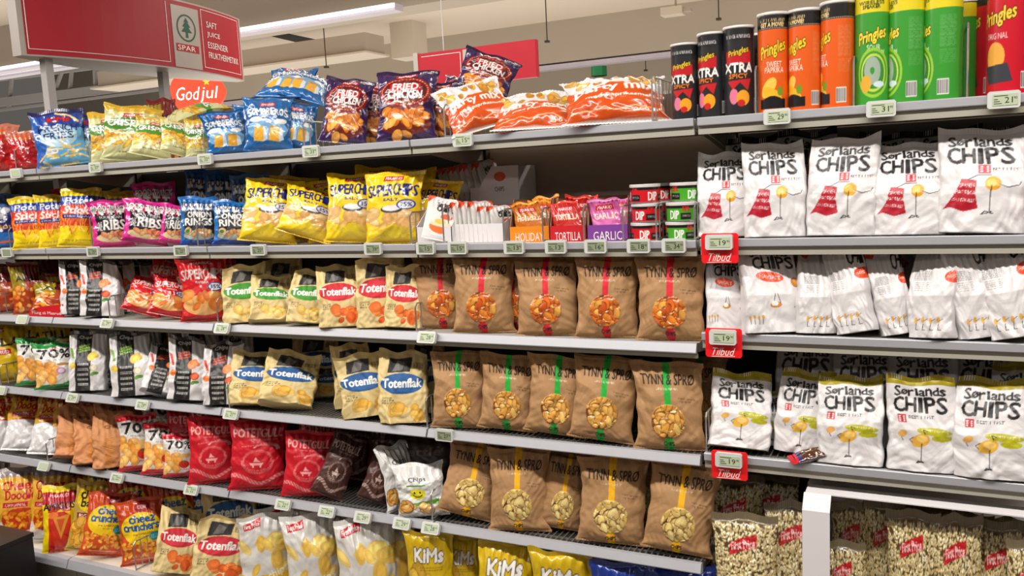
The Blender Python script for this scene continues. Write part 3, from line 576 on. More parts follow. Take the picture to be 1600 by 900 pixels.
# name: (w, h, d, kind, art fn, finish, object name, category, description, kwargs)
P_, B_, S_ = 'pillow', 'block', 'sachet'
DES = {
 'fries': (.19, .25, .07, P_, a_fries, 'foil', 'fries_snack_bag', 'snack bag', 'shiny blue bag printed with french fries', {}),
 'crisp': (.17, .24, .07, P_, a_crisp, 'foil', 'crisps_bag', 'crisps bag', 'pale green and gold crisps bag', {}),
 'somb': (.18, .23, .07, P_, a_somb, 'foil', 'snack_bag', 'snack bag', 'bright blue foil snack bag', {}),
 'chick': (.19, .26, .07, P_, a_chick, 'foil', 'snack_bag', 'snack bag', 'dark purple chicken snack bag', dict(hi=1)),
 'party': (.26, .22, .06, P_, a_party, 'foil', 'party_snack_bag', 'snack bag', 'orange and white party snack bag', dict(hi=1)),
 'redclear': (.16, .22, .08, P_, a_redclear, 'film', 'sweets_bag', 'sweets bag', 'clear bag of red sweets', {}),
 'bluetop': (.18, .22, .07, P_, a_bluetop, 'foil', 'crisps_bag', 'crisps bag', 'dark blue crisps bag at the far left', {}),
 'sticks': (.14, .22, .06, P_, a_sticks, 'foil', 'potato_stick_bag', 'snack bag', 'yellow and red potato stick bag', {}),
 'ribs': (.15, .19, .06, P_, a_ribs, 'foil', 'snack_bag', 'snack bag', 'pink and black spare rib snack bag', {}),
 'onion': (.15, .20, .06, P_, a_onion, 'foil', 'snack_bag', 'snack bag', 'blue onion ring snack bag', {}),
 'super': (.18, .26, .08, P_, a_super, 'foil', 'crisps_bag', 'crisps bag', 'yellow foil crisps bag', dict(hi=1)),
 'superr': (.16, .24, .08, P_, a_superr, 'foil', 'crisps_bag', 'crisps bag', 'glossy red foil crisps bag', dict(hi=1)),
 'spansk': (.16, .23, .10, B_, a_spansk, 'satin', 'crisps_bag', 'crisps bag', 'white crisps bag with red cape drawing', dict(hi=1, ear=.03, back=(218, 215, 215))),
 'spanskb': (.16, .23, .10, B_, a_spansk2, 'satin', 'crisps_bag', 'crisps bag', 'white crisps bag with black top', dict(ear=.03, back=(218, 215, 215))),
 'havs': (.14, .21, .09, B_, a_havs, 'satin', 'crisps_bag', 'crisps bag', 'white sea salt crisps bag facing out', dict(hi=1, back=(218, 215, 215))),
 'havside': (.11, .23, .115, B_, a_havside, 'satin', 'crisps_bag', 'crisps bag', 'white crisps bag turned sideways', dict(hi=1, back=(218, 215, 215), ear=.03, crumple=1.7)),
 'creme': (.16, .23, .10, B_, a_creme, 'satin', 'crisps_bag', 'crisps bag', 'white crisps bag with olive top', dict(hi=1, ear=.02, back=(218, 215, 215), crumple=1.2)),
 'kettr': (.12, .21, .09, B_, a_kettr, 'satin', 'vegetable_crisps_bag', 'crisps bag', 'white and black vegetable crisps bag, orange roots', dict(back=(224, 222, 218), crumple=1.4)),
 'kettg': (.12, .22, .09, B_, a_kettg, 'satin', 'vegetable_crisps_bag', 'crisps bag', 'white and black vegetable crisps bag, green leek', dict(back=(224, 222, 218), crumple=1.4)),
 'totg': (.14, .20, .08, B_, a_totg, 'paper', 'crisps_bag', 'crisps bag', 'cream crisps bag with green oval', dict(back=(214, 192, 136), crumple=1.5)),
 'totr': (.14, .22, .08, B_, a_totr, 'paper', 'crisps_bag', 'crisps bag', 'cream crisps bag with red oval', dict(back=(214, 192, 136), crumple=1.5, hi=1)),
 'totb': (.15, .22, .09, B_, a_totb, 'paper', 'crisps_bag', 'crisps bag', 'cream crisps bag with blue oval', dict(back=(214, 192, 136), crumple=1.6, hi=1)),
 'tynr': (.18, .23, .07, P_, a_tynr, 'paper', 'paper_crisps_bag', 'crisps bag', 'brown paper crisps bag with red stripe', dict(window=WIN, back=(174, 134, 92), hi=1)),
 'tyng': (.18, .23, .07, P_, a_tyng, 'paper', 'paper_crisps_bag', 'crisps bag', 'brown paper crisps bag with green stripe', dict(window=WIN, back=(174, 134, 92), hi=1)),
 'tyny': (.18, .24, .07, P_, a_tyny, 'paper', 'paper_crisps_bag', 'crisps bag', 'brown paper crisps bag with yellow stripe', dict(window=WIN, back=(174, 134, 92), hi=1)),
 's70g': (.15, .19, .06, P_, a_70g, 'foil', 'crisps_bag', 'crisps bag', 'white crisps bag with green ends', {}),
 's70r': (.15, .21, .06, P_, a_70r, 'foil', 'crisps_bag', 'crisps bag', 'white crisps bag with red ends', {}),
 'gullr': (.19, .25, .07, P_, a_gullr, 'satin', 'crisps_bag', 'crisps bag', 'plain red crisps bag with pink print', dict(hi=1)),
 'gullb': (.17, .25, .08, P_, a_gullb, 'satin', 'crisps_bag', 'crisps bag', 'dark brown crisps bag', dict(crumple=1.5)),
 'smile': (.18, .22, .06, P_, a_smile, 'foil', 'crisps_bag', 'crisps bag', 'white crisps bag with yellow smiley', dict(crumple=1.4, hi=1)),
 'tan': (.16, .20, .09, B_, a_tan, 'paper', 'crisps_bag', 'crisps bag', 'orange-brown paper crisps bag', dict(back=(200, 138, 92), crumple=1.8)),
 'tort': (.18, .27, .09, P_, a_tort, 'foil', 'tortilla_chips_bag', 'tortilla chips bag', 'yellow tortilla chips bag', {}),
 'dood': (.17, .25, .07, P_, a_dood, 'foil', 'cheese_puffs_bag', 'snack bag', 'yellow and white cheese puffs bag, lowest shelf', {}),
 'doodw': (.17, .27, .07, P_, a_doodw, 'foil', 'cheese_puffs_bag', 'snack bag', 'slumped cheese puffs bag with white bottom', dict(crumple=1.5)),
 'amig': (.15, .25, .07, P_, a_amig, 'foil', 'tortilla_snack_bag', 'snack bag', 'red tortilla snack bag with yellow sides', {}),
 'bolw': (.14, .25, .07, P_, a_bolw, 'foil', 'cheese_ball_bag', 'snack bag', 'bag of cheese balls with yellow oval', {}),
 'crun': (.17, .25, .07, P_, a_crun, 'foil', 'cheese_snack_bag', 'snack bag', 'orange cheese snack bag with blue lettering', dict(hi=1)),
 'first': (.20, .28, .08, P_, a_first, 'foil', 'crisps_bag', 'crisps bag', 'white and yellow crisps bag, lowest shelf', dict(hi=1)),
 'kims': (.18, .25, .08, P_, a_kims, 'foil', 'crisps_bag', 'crisps bag', 'dark yellow crisps bag with white lettering', {}),
 'kblue': (.2, .25, .08, P_, a_kblue, 'foil', 'crisps_bag', 'crisps bag', 'dark blue crisps bag, lowest shelf', {}),
 'pop': (.18, .48, .11, P_, a_pop, 'film', 'popcorn_bag', 'popcorn bag', 'clear popcorn bag with red label', dict(hi=1, crumple=.8, vb=.02, vt=.96)),
 'hol': (.10, .14, .012, S_, a_hol, 'foil', 'dip_sachet', 'sachet', 'orange dip sachet', dict(vt=.93, vb=-.1)),
 'torti': (.10, .14, .012, S_, a_torti, 'foil', 'dip_sachet', 'sachet', 'red dip sachet', dict(vt=.93, vb=-.1)),
 'garl': (.10, .14, .012, S_, a_garl, 'foil', 'dip_sachet', 'sachet', 'pink dip sachet', dict(vt=.93, vb=-.1)),
 'pouch': (.11, .16, .010, S_, a_pouch, 'satin', 'dip_sachet', 'sachet', 'white dip sachet with orange bowl', dict(vt=.95, vb=-.1, crumple=.4)),
 'candy': (.075, .14, .03, P_, a_candy, 'film', 'chocolate_cake_packet', 'cake packet', 'small wrapped cake with white sprinkles and red ends', dict(vt=.9, vb=.1)),
 'mix': (.14, .23, .07, P_, a_mix, 'foil', 'snack_bag', 'snack bag', 'dark orange snack bag', {}),
 'dark': (.18, .25, .09, B_, a_dark, 'satin', 'crisps_bag', 'crisps bag', 'dark grey crisps bag at the back', dict(crumple=1.5)),
}
_pro = {}
def proto(des, v):
    k = (des, v)
    if k in _pro: return _pro[k]
    w, h, d, kind, fn, fin, nm, cat, desc, kw = DES[des]; kw = dict(kw); hi = kw.pop('hi', 0)
    nu = 104 if hi else 78; nv = int(nu * h / w * (.9 if kind != B_ else .85)); nv = min(nv, 190)
    if kind == B_: nu = int(nu * 1.15)
    if kind == S_: nu, nv = 60, 80
    ka = ('art', des)
    if ka not in _pro:
        cw = max(nu, 100); a = Art(cw, int(cw * h / w), (200, 200, 200)); fn(a); _pro[ka] = a
    _pro[k] = bag_protos(des, w, h, d, kind, _pro[ka], nu, nv, sum(map(ord, des)) + 31 * v, finish=fin, **kw)
    return _pro[k]
GROUPS = []
PLACED = {}
def clash(lv, x, y, W, T, yaw):
    """does this footprint cut into one already standing on the shelf?"""
    def axes(a): return ((math.cos(a), math.sin(a)), (-math.sin(a), math.cos(a)))
    for (x2, y2, W2, T2, a2) in PLACED.get(lv, ()):
        if abs(x - x2) > .35: continue
        sep = False
        for ax, ay in axes(yaw) + axes(a2):
            d = abs((x - x2) * ax + (y - y2) * ay); r = 0
            for w_, t_, a_ in ((W, T, yaw), (W2, T2, a2)):
                (cx, cy), (dx, dy_) = axes(a_); r += abs(cx * ax + cy * ay) * w_ / 2 + abs(dx * ax + dy_ * ay) * t_ / 2
            if d > r: sep = True; break
        if not sep: return True
    return False
def put(des, l, items, desc=None, grp=None, lean=-9, yawk=.55, dy=.02, nm=None, **kw):
    """items: (px of the bag's foot, width px, height px, {overrides})"""
    w0, h0, d0, kind, fn, fin, name, cat, dsc, _ = DES[des]
    dsc = desc or dsc; n = len(items)
    order = sorted(range(n), key=lambda i: (items[i][3] if len(items[i]) > 3 else {}).get('dy', dy))
    for i in order:
        it = items[i]
        px, wp, hp = it[:3]; o_ = dict(lean=lean, dy=dy, yaw=None, roll=0, dz=0, v=i % 3, W=None, H=None, fat=1.0, T=None, lab=None); o_.update(kw)
        if len(it) > 3: o_.update(it[3])
        z = (LEVR if px > 1095 else LEV)[l]; lying = (o_['W'] is not None and o_['lean'] < -30) or o_['dz'] > .02
        for step in range(6 if o_['dy'] < .1 else 30):
            y = (D - (.06 if l == 'F' else 0)) + o_['dy'] + step * .012 + d0 * .42
            x = x_at(px, y, z + o_['dz']); _, _, k = proj((x, y, z)); s = CAM_F / k
            phi = math.atan2(-x, y); yk = yawk + (.9 - yawk) * min(1, max(0, (phi - .5) / .2)); yaw = phi * yk if o_['yaw'] is None else R(o_['yaw'])
            W = o_['W'] or wp / s / max(.35, math.cos(phi - yaw))
            ty = d0 * (W / w0) ** .6 * o_['fat']
            if lying or not clash(l, x, y, W * .74, ty * .55, yaw) or y > D + .40: break
        if not lying: PLACED.setdefault(l, []).append((x, y, W * .74, ty * .55, yaw))
        ln = R(o_['lean']); H = o_['H'] or hp / s / max(.4, math.cos(ln))
        if o_['T'] is not None: H = (on_y(px, o_['T'], y + .02).z - z) / math.cos(ln)
        if kind == P_ and not o_['W']: W *= 1.08
        rl = R(o_['roll']); lift = abs(math.sin(rl)) * W * .38
        r = empty(name if nm is None else nm, (x, y, z - .002 + o_['dz'] + lift), (ln, rl, yaw)); r.scale = (W / w0, o_['fat'] * (W / w0) ** .6, H / h0)
        for key, me in proto(des, o_['v']).items():
            c = bpy.data.objects.new(key, me); C.objects.link(c); c.parent = r
            if key == 'window': c['label'] = 'clear round window showing the chips'
        r['label'] = o_['lab'] or (dsc + ordl(sorted(range(n), key=lambda q: items[q][0]).index(i), n)); r['category'] = cat
        if n > 1: r['group'] = grp or (dsc.split(',')[0] + 's')
# ------------------------------------------------------------------ the setting
def struct(o): o['kind'] = 'structure'; return o
struct(MB().box((-14, -4, -.05), (5, 16, 0)).build('floor', M['floor']))
CZ = 3.5
YO = on_z(560, 22, 3.05).y + .3; XO = on_z(262, 100, CZ).x      # beyond these the ceiling opens into a higher roof on the left
struct(MB().box((-22, -4, CZ), (9, YO, CZ + .1)).box((XO, YO, CZ), (9, 16, CZ + .1)).build('ceiling', M['ceil']))
mr = MB().box((-22, YO, 5.2), (XO, 16, 5.3)); mr.box((XO - .05, YO, CZ), (XO, 16, 5.2)); mr.box((-22, YO - .05, CZ), (XO, YO, 5.2)); struct(mr.build('trim_6', M['roof']))
mr = MB()
for k in range(26): mr.box((-22, YO + .2 + k * .3, 5.16), (XO - .05, YO + .26 + k * .3, 5.2))
struct(mr.build('trim_7', M['beam']))
struct(MB().box((-22, 16, 0), (9, 16.1, 5.2)).build('wall_back', M['wall']))

# ------------------------------------------------------------------ gondola shelving
BY = D + .50                                   # face of the back panel
DEEP = .47
PANEL = {0: 'far left bay', 1: 'left bay', 2: 'middle-left bay', 3: 'bay of brown paper bags', 4: 'right-hand bay'}
BAYS = [(JX[1], JX[2], 'far left'), (JX[2], JX[3], 'left'), (JX[3], JX[4], 'middle left'), (JX[4], JX[5], 'middle right'), (JX[5], JX[6], 'right')]
TOPZ = LEV['A']
for i, (a, b, t) in enumerate(BAYS):
    g = empty('back_panel', (a, BY, 0)); tag(g, 'back panel of the shelving behind the %s bay' % t, 'back panel', 'back panels of the shelving')
    for z0, z1, m in ((.16, LEV['B'] - .02, 'backd'), (LEV['B'] - .02, TOPZ - .03, 'back' if i == 3 else 'backd')):
        MB().box((.002, 0, z0), (b - a - .002, .03, z1)).build('panel', M[m], g)
for i, x in enumerate(JX[1:7]):
    g = empty('shelf_upright', (x, BY, 0)); tag(g, 'slotted steel upright at the %s joint of the shelving' % ['far left', 'second', 'third', 'fourth', 'fifth', 'far right'][i], 'upright', 'slotted uprights of the shelving')
    MB().box((-.02, -.03, 0), (.02, .0, TOPZ - .02)).build('post', M['dark'], g)
    m = MB()
    for k in range(34): m.box((-.006, -.0315, .2 + k * .046), (.006, -.0305, .222 + k * .046))
    m.build('slots', M['hole'], g)
def shelf(l, a, b, z, deep, what, wire=False, y0=None, tilt=0.0, hh=.022, board='shelf', brackets=True):
    y0 = D if y0 is None else y0
    g = empty('shelf', (a, y0, z)); W = b - a
    tag(g, what, 'shelf', 'shelves of the shelving unit')
    e = .0035
    if wire:
        MB().box((e, .035, -.030), (W - e, deep, -.012)).build('shelf_board', M['dark'], g)
        m = MB(); n = int(W / .018)
        for k in range(n): x = .012 + k * (W - .024) / (n - 1); m.box((x - .0017, .02, -.008), (x + .0017, deep, -.0045))
        for y in (.05, .2, .35, deep - .02): m.box((e, y, -.012), (W - e, y + .005, -.008))
        m.build('wire_grid', M['wire'], g)
    else:
        MB().box((e, .012, -.028), (W - e, deep, -.004)).build('shelf_board', M[board], g)
    if tilt:   # price rail tipped to face upwards
        p = [(.0, -.001), (.012, .0), (.020, -.004), (.020, -.034), (-.004 - tilt * .5, -.027), (-.005 - tilt * .5, -.024)]
    else:
        p = [(0, 0), (.014, 0), (.014, -hh), (0, -hh), (-.0015, -hh * .9), (-.0015, -.002)]
    m = MB().prism(p, e, W - e); m.build('front_rail', M['rail'], g)
    if not tilt or l in 'C':
        MB().box((e, .008, -.044), (W - e, .020, -hh - .0005)).build('front_lip', M['shelf'], g)
    if brackets:
        for x in (.006, W - .009):
            mm = MB().prism([(.03, -.03), (deep, -.03), (deep, -.085), (deep - .06, -.085)], x, x + .003); mm.build('bracket', M['shelf'], g)
NMZ = {'A': 'top', 'B': 'second', 'C': 'third', 'D': 'fourth', 'E': 'fifth', 'F': 'bottom'}
for l in 'ABCDE':
    for i, (a, b, t) in enumerate(BAYS):
        if i == 4:
            if l == 'E': continue
            shelf(l, a + .004, b, LEVR[l], DEEP, '%s shelf of the right bay' % NMZ[l], wire=l == 'D', tilt=.0)
        else:
            shelf(l, a, b - (.004 if i == 3 and l in 'CE' else 0), LEV[l], DEEP, '%s shelf of the %s bay' % (NMZ[l], t), wire=l in 'DE', tilt=.012 if l in 'CDE' and i < 4 else 0)
for i, (a, b, t) in enumerate(BAYS[:4]):
    g = empty('bottom_shelf', (a, D - .06, LEV['F'])); tag(g, 'cream bottom shelf with grey price rail, %s bay' % t, 'shelf', 'bottom shelves')
    W = b - a
    MB().box((.003, .02, -.03), (W - .003, .55, -.002)).build('shelf_board', M['cream'], g)
    MB().prism([(0, -.006), (.02, 0), (.02, -.05), (-.012, -.045), (-.014, -.040)], .003, W - .003).build('front_rail', M['rail'], g)
    MB().box((.003, .03, -LEV['F'] + .005), (W - .003, .05, -.035)).build('kick_plate', M['shelf'], g)
g = empty('bottom_shelf', (JR, D - .06, LEVR['F'])); tag(g, 'low base shelf under the popcorn bags', 'shelf')
MB().box((0, .0, -.03), (U, .55, 0)).build('shelf_board', M['dark'], g); MB().box((0, .03, -.095), (U, .05, -.03)).build('kick_plate', M['shelf'], g)

# ------------------------------------------------------------------ price tags
def price_tag(l, px, txt, dark=True, tilt=0, what='', w=.066, h=.039, parent=None, dy=0.0, dzz=0.0, yaw=0, one=True):
    x = x_at(px, D, (LEVR if px > 1095 else LEV)[l]); z = (LEVR if px > 1095 else LEV)[l]
    g = empty('price_tag', (x, D - .008 + dy - (.012 if tilt else 0), z - .013 + dzz), (R(-tilt), 0, yaw))
    tag(g, what, 'price tag', 'electronic shelf price tags')
    c = MB(); q = .004
    P = [(-w / 2 + q, -h / 2), (w / 2 - q, -h / 2), (w / 2, -h / 2 + q), (w / 2, h / 2 - q), (w / 2 - q, h / 2), (-w / 2 + q, h / 2), (-w / 2, h / 2 - q), (-w / 2, -h / 2 + q)]
    c.prism(P, -.006, .006, 'y'); c.build('case', M['tagcase'], g)
    sc = MB().box((-w * .34, -.0072, -h * .34), (w * .42, -.006, h * .33)).build('screen', M['lcd' if dark else 'lcdl'], g)
    if txt:
        a, b = (txt + '  ').split(' ')[:2]
        text_mesh('price', a, M['ink'], sc, w * .24 * len(a) / 2, h * .34, (w * .03, -.0073, -h * .2), ext=.0002)
        text_mesh('price', b or '90', M['ink'], sc, w * .10, h * .15, (w * .30, -.0073, -h * .01), ext=.0002)
        m = MB()
        for k in range(3): m.box((-w * .30, -.0075, -h * (.24 - k * .12)), (-w * .06 - .004 * k, -.0072, -h * (.20 - k * .12)))
        m.box((-w * .30, -.0075, h * .2), (w * .12, -.0072, h * .24)); m.build('small_print', M['ink'], sc)
    return g
for l, t, L in (('A', 0, [(28, '', 'below the clear sweets bags'), (152, '33 90', 'below the pale green crisps bags'), (323, '33 90', 'between the green and blue bags'), (488, '33 90', 'below the purple snack bags'), (725, '15 90', 'below the orange party bags, reading 15'), (1215, '29 90', 'below the orange cans, reading 29'), (1377, '31 90', 'below the green cans, reading 31'), (1568, '21 90', 'below the red cans, reading 21')]),
                ('B', 0, [(14, '', 'below the far left blue bags'), (148, '25 90', 'beside the pink snack bags'), (285, '25 90', 'below the blue onion bags'), (406, '25 90', 'below the yellow bags, reading 25'), (585, '39 90', 'below the yellow bags, reading 39'), (667, '15 90', 'below the white sachets, reading 15'), (717, '15 90', 'right of the other tag reading 15, below the white sachets'), (805, '13 90', 'below the orange sachets, reading 13'), (870, '13 90', 'below the red sachets, reading 13'), (932, '16 90', 'below the pink sachets, reading 16'), (999, '18 90', 'below the red dip tins, reading 18'), (1054, '34 90', 'below the green dip tins, reading 34')]),
                ('C', 25, [(42, '', 'below the far left orange bags'), (174, '29 90', 'below the white vegetable crisps bags'), (353, '28 90', 'between the red and cream bags'), (672, '28 90', 'left of the red striped paper bags, reading 28')]),
                ('D', 25, [(8, '', 'below the yellow tortilla bags'), (120, '29 90', 'below the first black and white bag'), (229, '29 90', 'below the fourth-shelf vegetable crisps'), (367, '27 90', 'left of the blue oval bags'), (696, '27 90', 'below the green striped paper bags, reading 27')]),
                ('E', 28, [(75, '', 'below the slumped cheese puffs bags'), (189, '22 90', 'below the orange-brown bags'), (305, '22 90', 'below the plain red bags, left one'), (448, '22 90', 'below the plain red bags, right one'), (516, '22 90', 'below the front brown bag'), (572, '29 90', 'between brown bag and smiley bag'), (633, '29 90', 'below the smiley bag, reading 29'), (678, '28 90', 'left of the yellow striped paper bags')])):
    for px, tx, wh in L:
        price_tag(l, px, tx, dark=l in 'B' or (l, px) == ('D', 696), tilt=0 if px in (696,) else t, what='electronic price tag ' + wh)
for l, px in (('B', 1126), ('C', 1132), ('D', 1141)):
    x = x_at(px, D, LEVR[l]); z = LEVR[l]; on = {'B': 'second', 'C': 'third', 'D': 'fourth'}[l]
    w_, h_ = .098, .080
    g = empty('offer_sign', (x, D - .012, z - .024), (0, 0, 0)); tag(g, 'red offer card with price tag reading 19 on the %s shelf' % on, 'offer sign', 'red offer cards')
    q = .005; P = [(-w_ / 2 + q, -h_ / 2), (w_ / 2 - q, -h_ / 2), (w_ / 2, -h_ / 2 + q), (w_ / 2, h_ / 2 - q), (w_ / 2 - q, h_ / 2), (-w_ / 2 + q, h_ / 2), (-w_ / 2, h_ / 2 - q), (-w_ / 2, -h_ / 2 + q)]
    cdo = MB().prism(P, -.0015, .0015, 'y').build('card', M['tilbud'], g)
    text_mesh('lettering', 'Tilbud', M['white'], cdo, .060, .021, (-.036, -.0017, -.0345), shear=.35)
    MB().prism([(-.036, -.0388), (.03, -.0365), (.03, -.0355), (-.03, -.0372)], -.0022, -.0015, 'y').build('underline', M['white'], cdo)
    tg = price_tag(l, px, '19 90', dark=False, what='white electronic price tag reading 19 on the %s shelf offer card' % on, w=.072, h=.040, dy=-.012, dzz=.006)
    tg['group'] = 'price tags on red offer cards'

# ------------------------------------------------------------------ wire dividers standing on the shelves
def divider(l, px, h=.10, deep=.40, what='', y0=.012, n=12, mat_='wire'):
    z = (LEVR if px > 1095 else LEV)[l]; yy = D + y0 - (.05 if l == 'F' else 0); x = x_at(px, yy, z)
    g = empty('wire_divider', (x, yy, z)); tag(g, 'wire shelf divider ' + what, 'divider', 'wire dividers')
    m = MB(); r = .0019
    m.bar((0, 0, 0), (0, 0, h - .012), r * 1.4); m.bar((0, 0, h - .012), (0, .012, h), r * 1.4); m.bar((0, .012, h), (0, deep, h), r * 1.4); m.bar((0, deep, h), (0, deep, 0), r * 1.4); m.bar((0, 0, .004), (0, deep, .004), r * 1.4)
    m.build('frame', M['wire'], g)
    m = MB()
    for k in range(1, n): m.bar((0, k * deep / n, 0), (0, k * deep / n, h), r)
    m.build('wires', M['wire'], g)
for l, px, h, wh in (('A', 26, .09, 'beside the clear sweets bags'), ('A', 142, .09, 'between the blue and pale green bags'), ('A', 321, .09, 'left of the bright blue bags'), ('A', 476, .09, 'left of the leaning purple bag'), ('A', 696, .10, 'left of the orange party bags'), ('A', 1020, .12, 'left of the black cans'), ('A', 1181, .12, 'between black and orange cans'), ('A', 1334, .12, 'between orange and green cans'), ('A', 1511, .17, 'between green and red cans'),
                     ('B', 17, .09, 'beside the far left blue bag'), ('B', 145, .13, 'between yellow and pink bags'), ('B', 310, .09, 'in front of the blue onion bags'), ('B', 643, .10, 'right of the yellow bags'), ('B', 694, .11, 'in front of the white sachets'), ('B', 788, .10, 'left of the orange sachets'), ('B', 849, .10, 'between orange and red sachets'), ('B', 913, .10, 'between red and pink sachets'), ('B', 974, .10, 'left of the red tins'), ('B', 1026, .10, 'between red and green tins'), ('B', 1086, .10, 'right of the green tins'),
                     ('C', 0, .09, 'at the far left of the third shelf'), ('C', 172, .09, 'in front of the white vegetable bags'), ('C', 341, .09, 'right of the glossy red bags'), ('C', 651, .09, 'right of the red oval bags'),
                     ('D', 2, .09, 'in front of the tortilla bags'), ('D', 359, .10, 'left of the blue oval bags'), ('D', 668, .10, 'left of the green striped bags'), ('D', 1104, .11, 'left of the olive topped bags'),
                     ('E', 75, .09, 'left of the orange-brown bags'), ('E', 168, .09, 'right of the orange-brown bags'), ('E', 676, .10, 'right of the smiley bag'), ('E', 1098, .06, 'at the end of the fifth shelf'),
                     ('F', 213, .12, 'on the cream bottom shelf')):
    divider(l, px, h, what=wh)

# ------------------------------------------------------------------ cylindrical crisps cans
def art_can(c, top, kind):
    a = Art(230, 130, c); a.rect(0, .86, 1, 1, top)
    g = np.random.RandomState(4)
    for u in (0.5,):
        if kind == 'x':
            a.rect(.36, .60, .64, .74, (190, 24, 34)); a.txt('Pringles', .39, .61, .68, .77, (240, 200, 40), 1, .15, rot=.15, out=(20, 16, 16)); a.txt('XTRA', .34, .66, .50, .60, WH, 3, .05); a.txt('SPICY', .40, .60, .43, .48, (246, 130, 30), 1)
            a.poly([(.38, .4), (.44, .3), (.52, .38), (.6, .28), (.64, .42)], (196, 34, 40)); a.ell(.45, .22, .05, .09, (226, 120, 150)); a.ell(.55, .2, .07, .09, (236, 160, 40)); a.ell(.53, .14, .04, .04, (200, 40, 30)); a.txt('INTENSE XPERIENCE', .36, .64, .89, .93, WH, 0)
        elif kind == 'o':
            a.txt('Pringles', .36, .64, .56, .72, (246, 206, 40), 2, .2, rot=.2, out=(20, 16, 16)); a.txt('SWEET', .44, .6, .47, .53, WH, 0); a.txt('PAPRIKA', .42, .62, .41, .47, WH, 0); a.ell(.46, .26, .09, .08, (246, 196, 80), .5); a.ell(.5, .18, .11, .07, (240, 180, 40), -.3); a.ell(.58, .22, .03, .05, (110, 150, 40)); a.rect(.36, .04, .64, .14, BK); a.ell(.5, .12, .1, .05, BK); a.txt('BUY 2 CANS AND', .36, .64, .93, .97, (250, 220, 150), 0); a.txt('GET A MOVIE!', .37, .63, .885, .925, (250, 220, 150), 1)
            for k in range(60): a.rect(k / 60 + .003, .865, k / 60 + .011, .872, WH)
        elif kind == 'g':
            a.txt('Pringles', .37, .63, .56, .70, (246, 220, 60), 2, .2, rot=.15, out=(20, 30, 16)); a.txt('SOUR', .46, .58, .51, .56, WH, 0); a.txt('CREAM', .5, .62, .465, .51, WH, 0)
            for r_, cc in ((.15, (150, 200, 60)), (.13, (70, 150, 40)), (.115, (190, 214, 90)), (.1, (60, 140, 50))): a.ell(.52, .30, r_, r_ * 1.55, cc)
            a.ell(.51, .32, .075, .13, (160, 176, 160)); a.ell(.51, .32, .02, .035, (60, 150, 60)); a.ell(.45, .2, .05, .08, (226, 170, 60), .3); a.ell(.57, .19, .05, .03, (210, 226, 230)); a.txt('WIRELESS', .38, .62, .93, .965, (40, 60, 20), 1); a.txt('SPEAKER', .42, .58, .895, .925, (40, 60, 20), 1)
        elif kind == 'r':
            a.txt('Pringles', .37, .65, .60, .76, (246, 206, 60), 2, .2, rot=.15, out=(20, 16, 16)); a.txt('ORIGINAL', .42, .6, .5, .55, WH, 0); a.ell(.5, .34, .08, .13, (236, 170, 70), .3); a.poly([(.4, .26), (.6, .28), (.64, .12), (.44, .1)], (60, 60, 66))
    tc = tuple(int(x * .7 + 60) for x in c) if kind != 'x' else (130, 130, 130)
    for x0 in (.72, .14):
        a.para(x0, .5, x0 + .14, .8, 18, tc, .8); a.para(x0, .34, x0 + .14, .48, 8, tc, .6)
    a.rect(.70, .05, .80, .20, WH)
    for k in range(14): a.rect(.705 + k * .0065, .06, .708 + k * .0065, .19, BK)
    a.rect(.16, .12, .30, .28, tuple(int(x * .5 + 120) for x in c), .6); a.para(.165, .13, .295, .27, 7, (60, 50, 50), .6)
    return a
def lathe(prof, n=40):
    V = []; F = []
    for r, z in prof:
        for k in range(n): t = 2 * math.pi * k / n; V.append((r * math.cos(t), r * math.sin(t), z))
    for j in range(len(prof) - 1):
        for k in range(n): F.append((j * n + k, j * n + (k + 1) % n, (j + 1) * n + (k + 1) % n, (j + 1) * n + k))
    F.append(tuple(range(n))[::-1]); F.append(tuple((len(prof) - 1) * n + k for k in range(n)))
    return V, F
_can = {}
def wrap_mesh(key, art, r, h, nu, nv):
    th = np.linspace(0, 2 * math.pi, nu + 1); z = np.linspace(0, h, nv + 1); T, Z = np.meshgrid(th, z)
    P = np.stack([-r * np.sin(T), r * np.cos(T), Z], -1)     # seam at the back, centre of the print at -y
    P = np.stack([r * np.sin(T - math.pi), -r * np.cos(T - math.pi), Z], -1)
    col, _ = art.sample(np.clip(T / (2 * math.pi), 0, .999), np.clip(Z / h, 0, .999)); idx = np.arange((nu + 1) * (nv + 1)).reshape(nv + 1, nu + 1)
    f = np.stack([idx[:-1, :-1], idx[:-1, 1:], idx[1:, 1:], idx[1:, :-1]], -1).reshape(-1, 4)
    return np_mesh(key, P.reshape(-1, 3), f, col.reshape(-1, 3), M['can'])
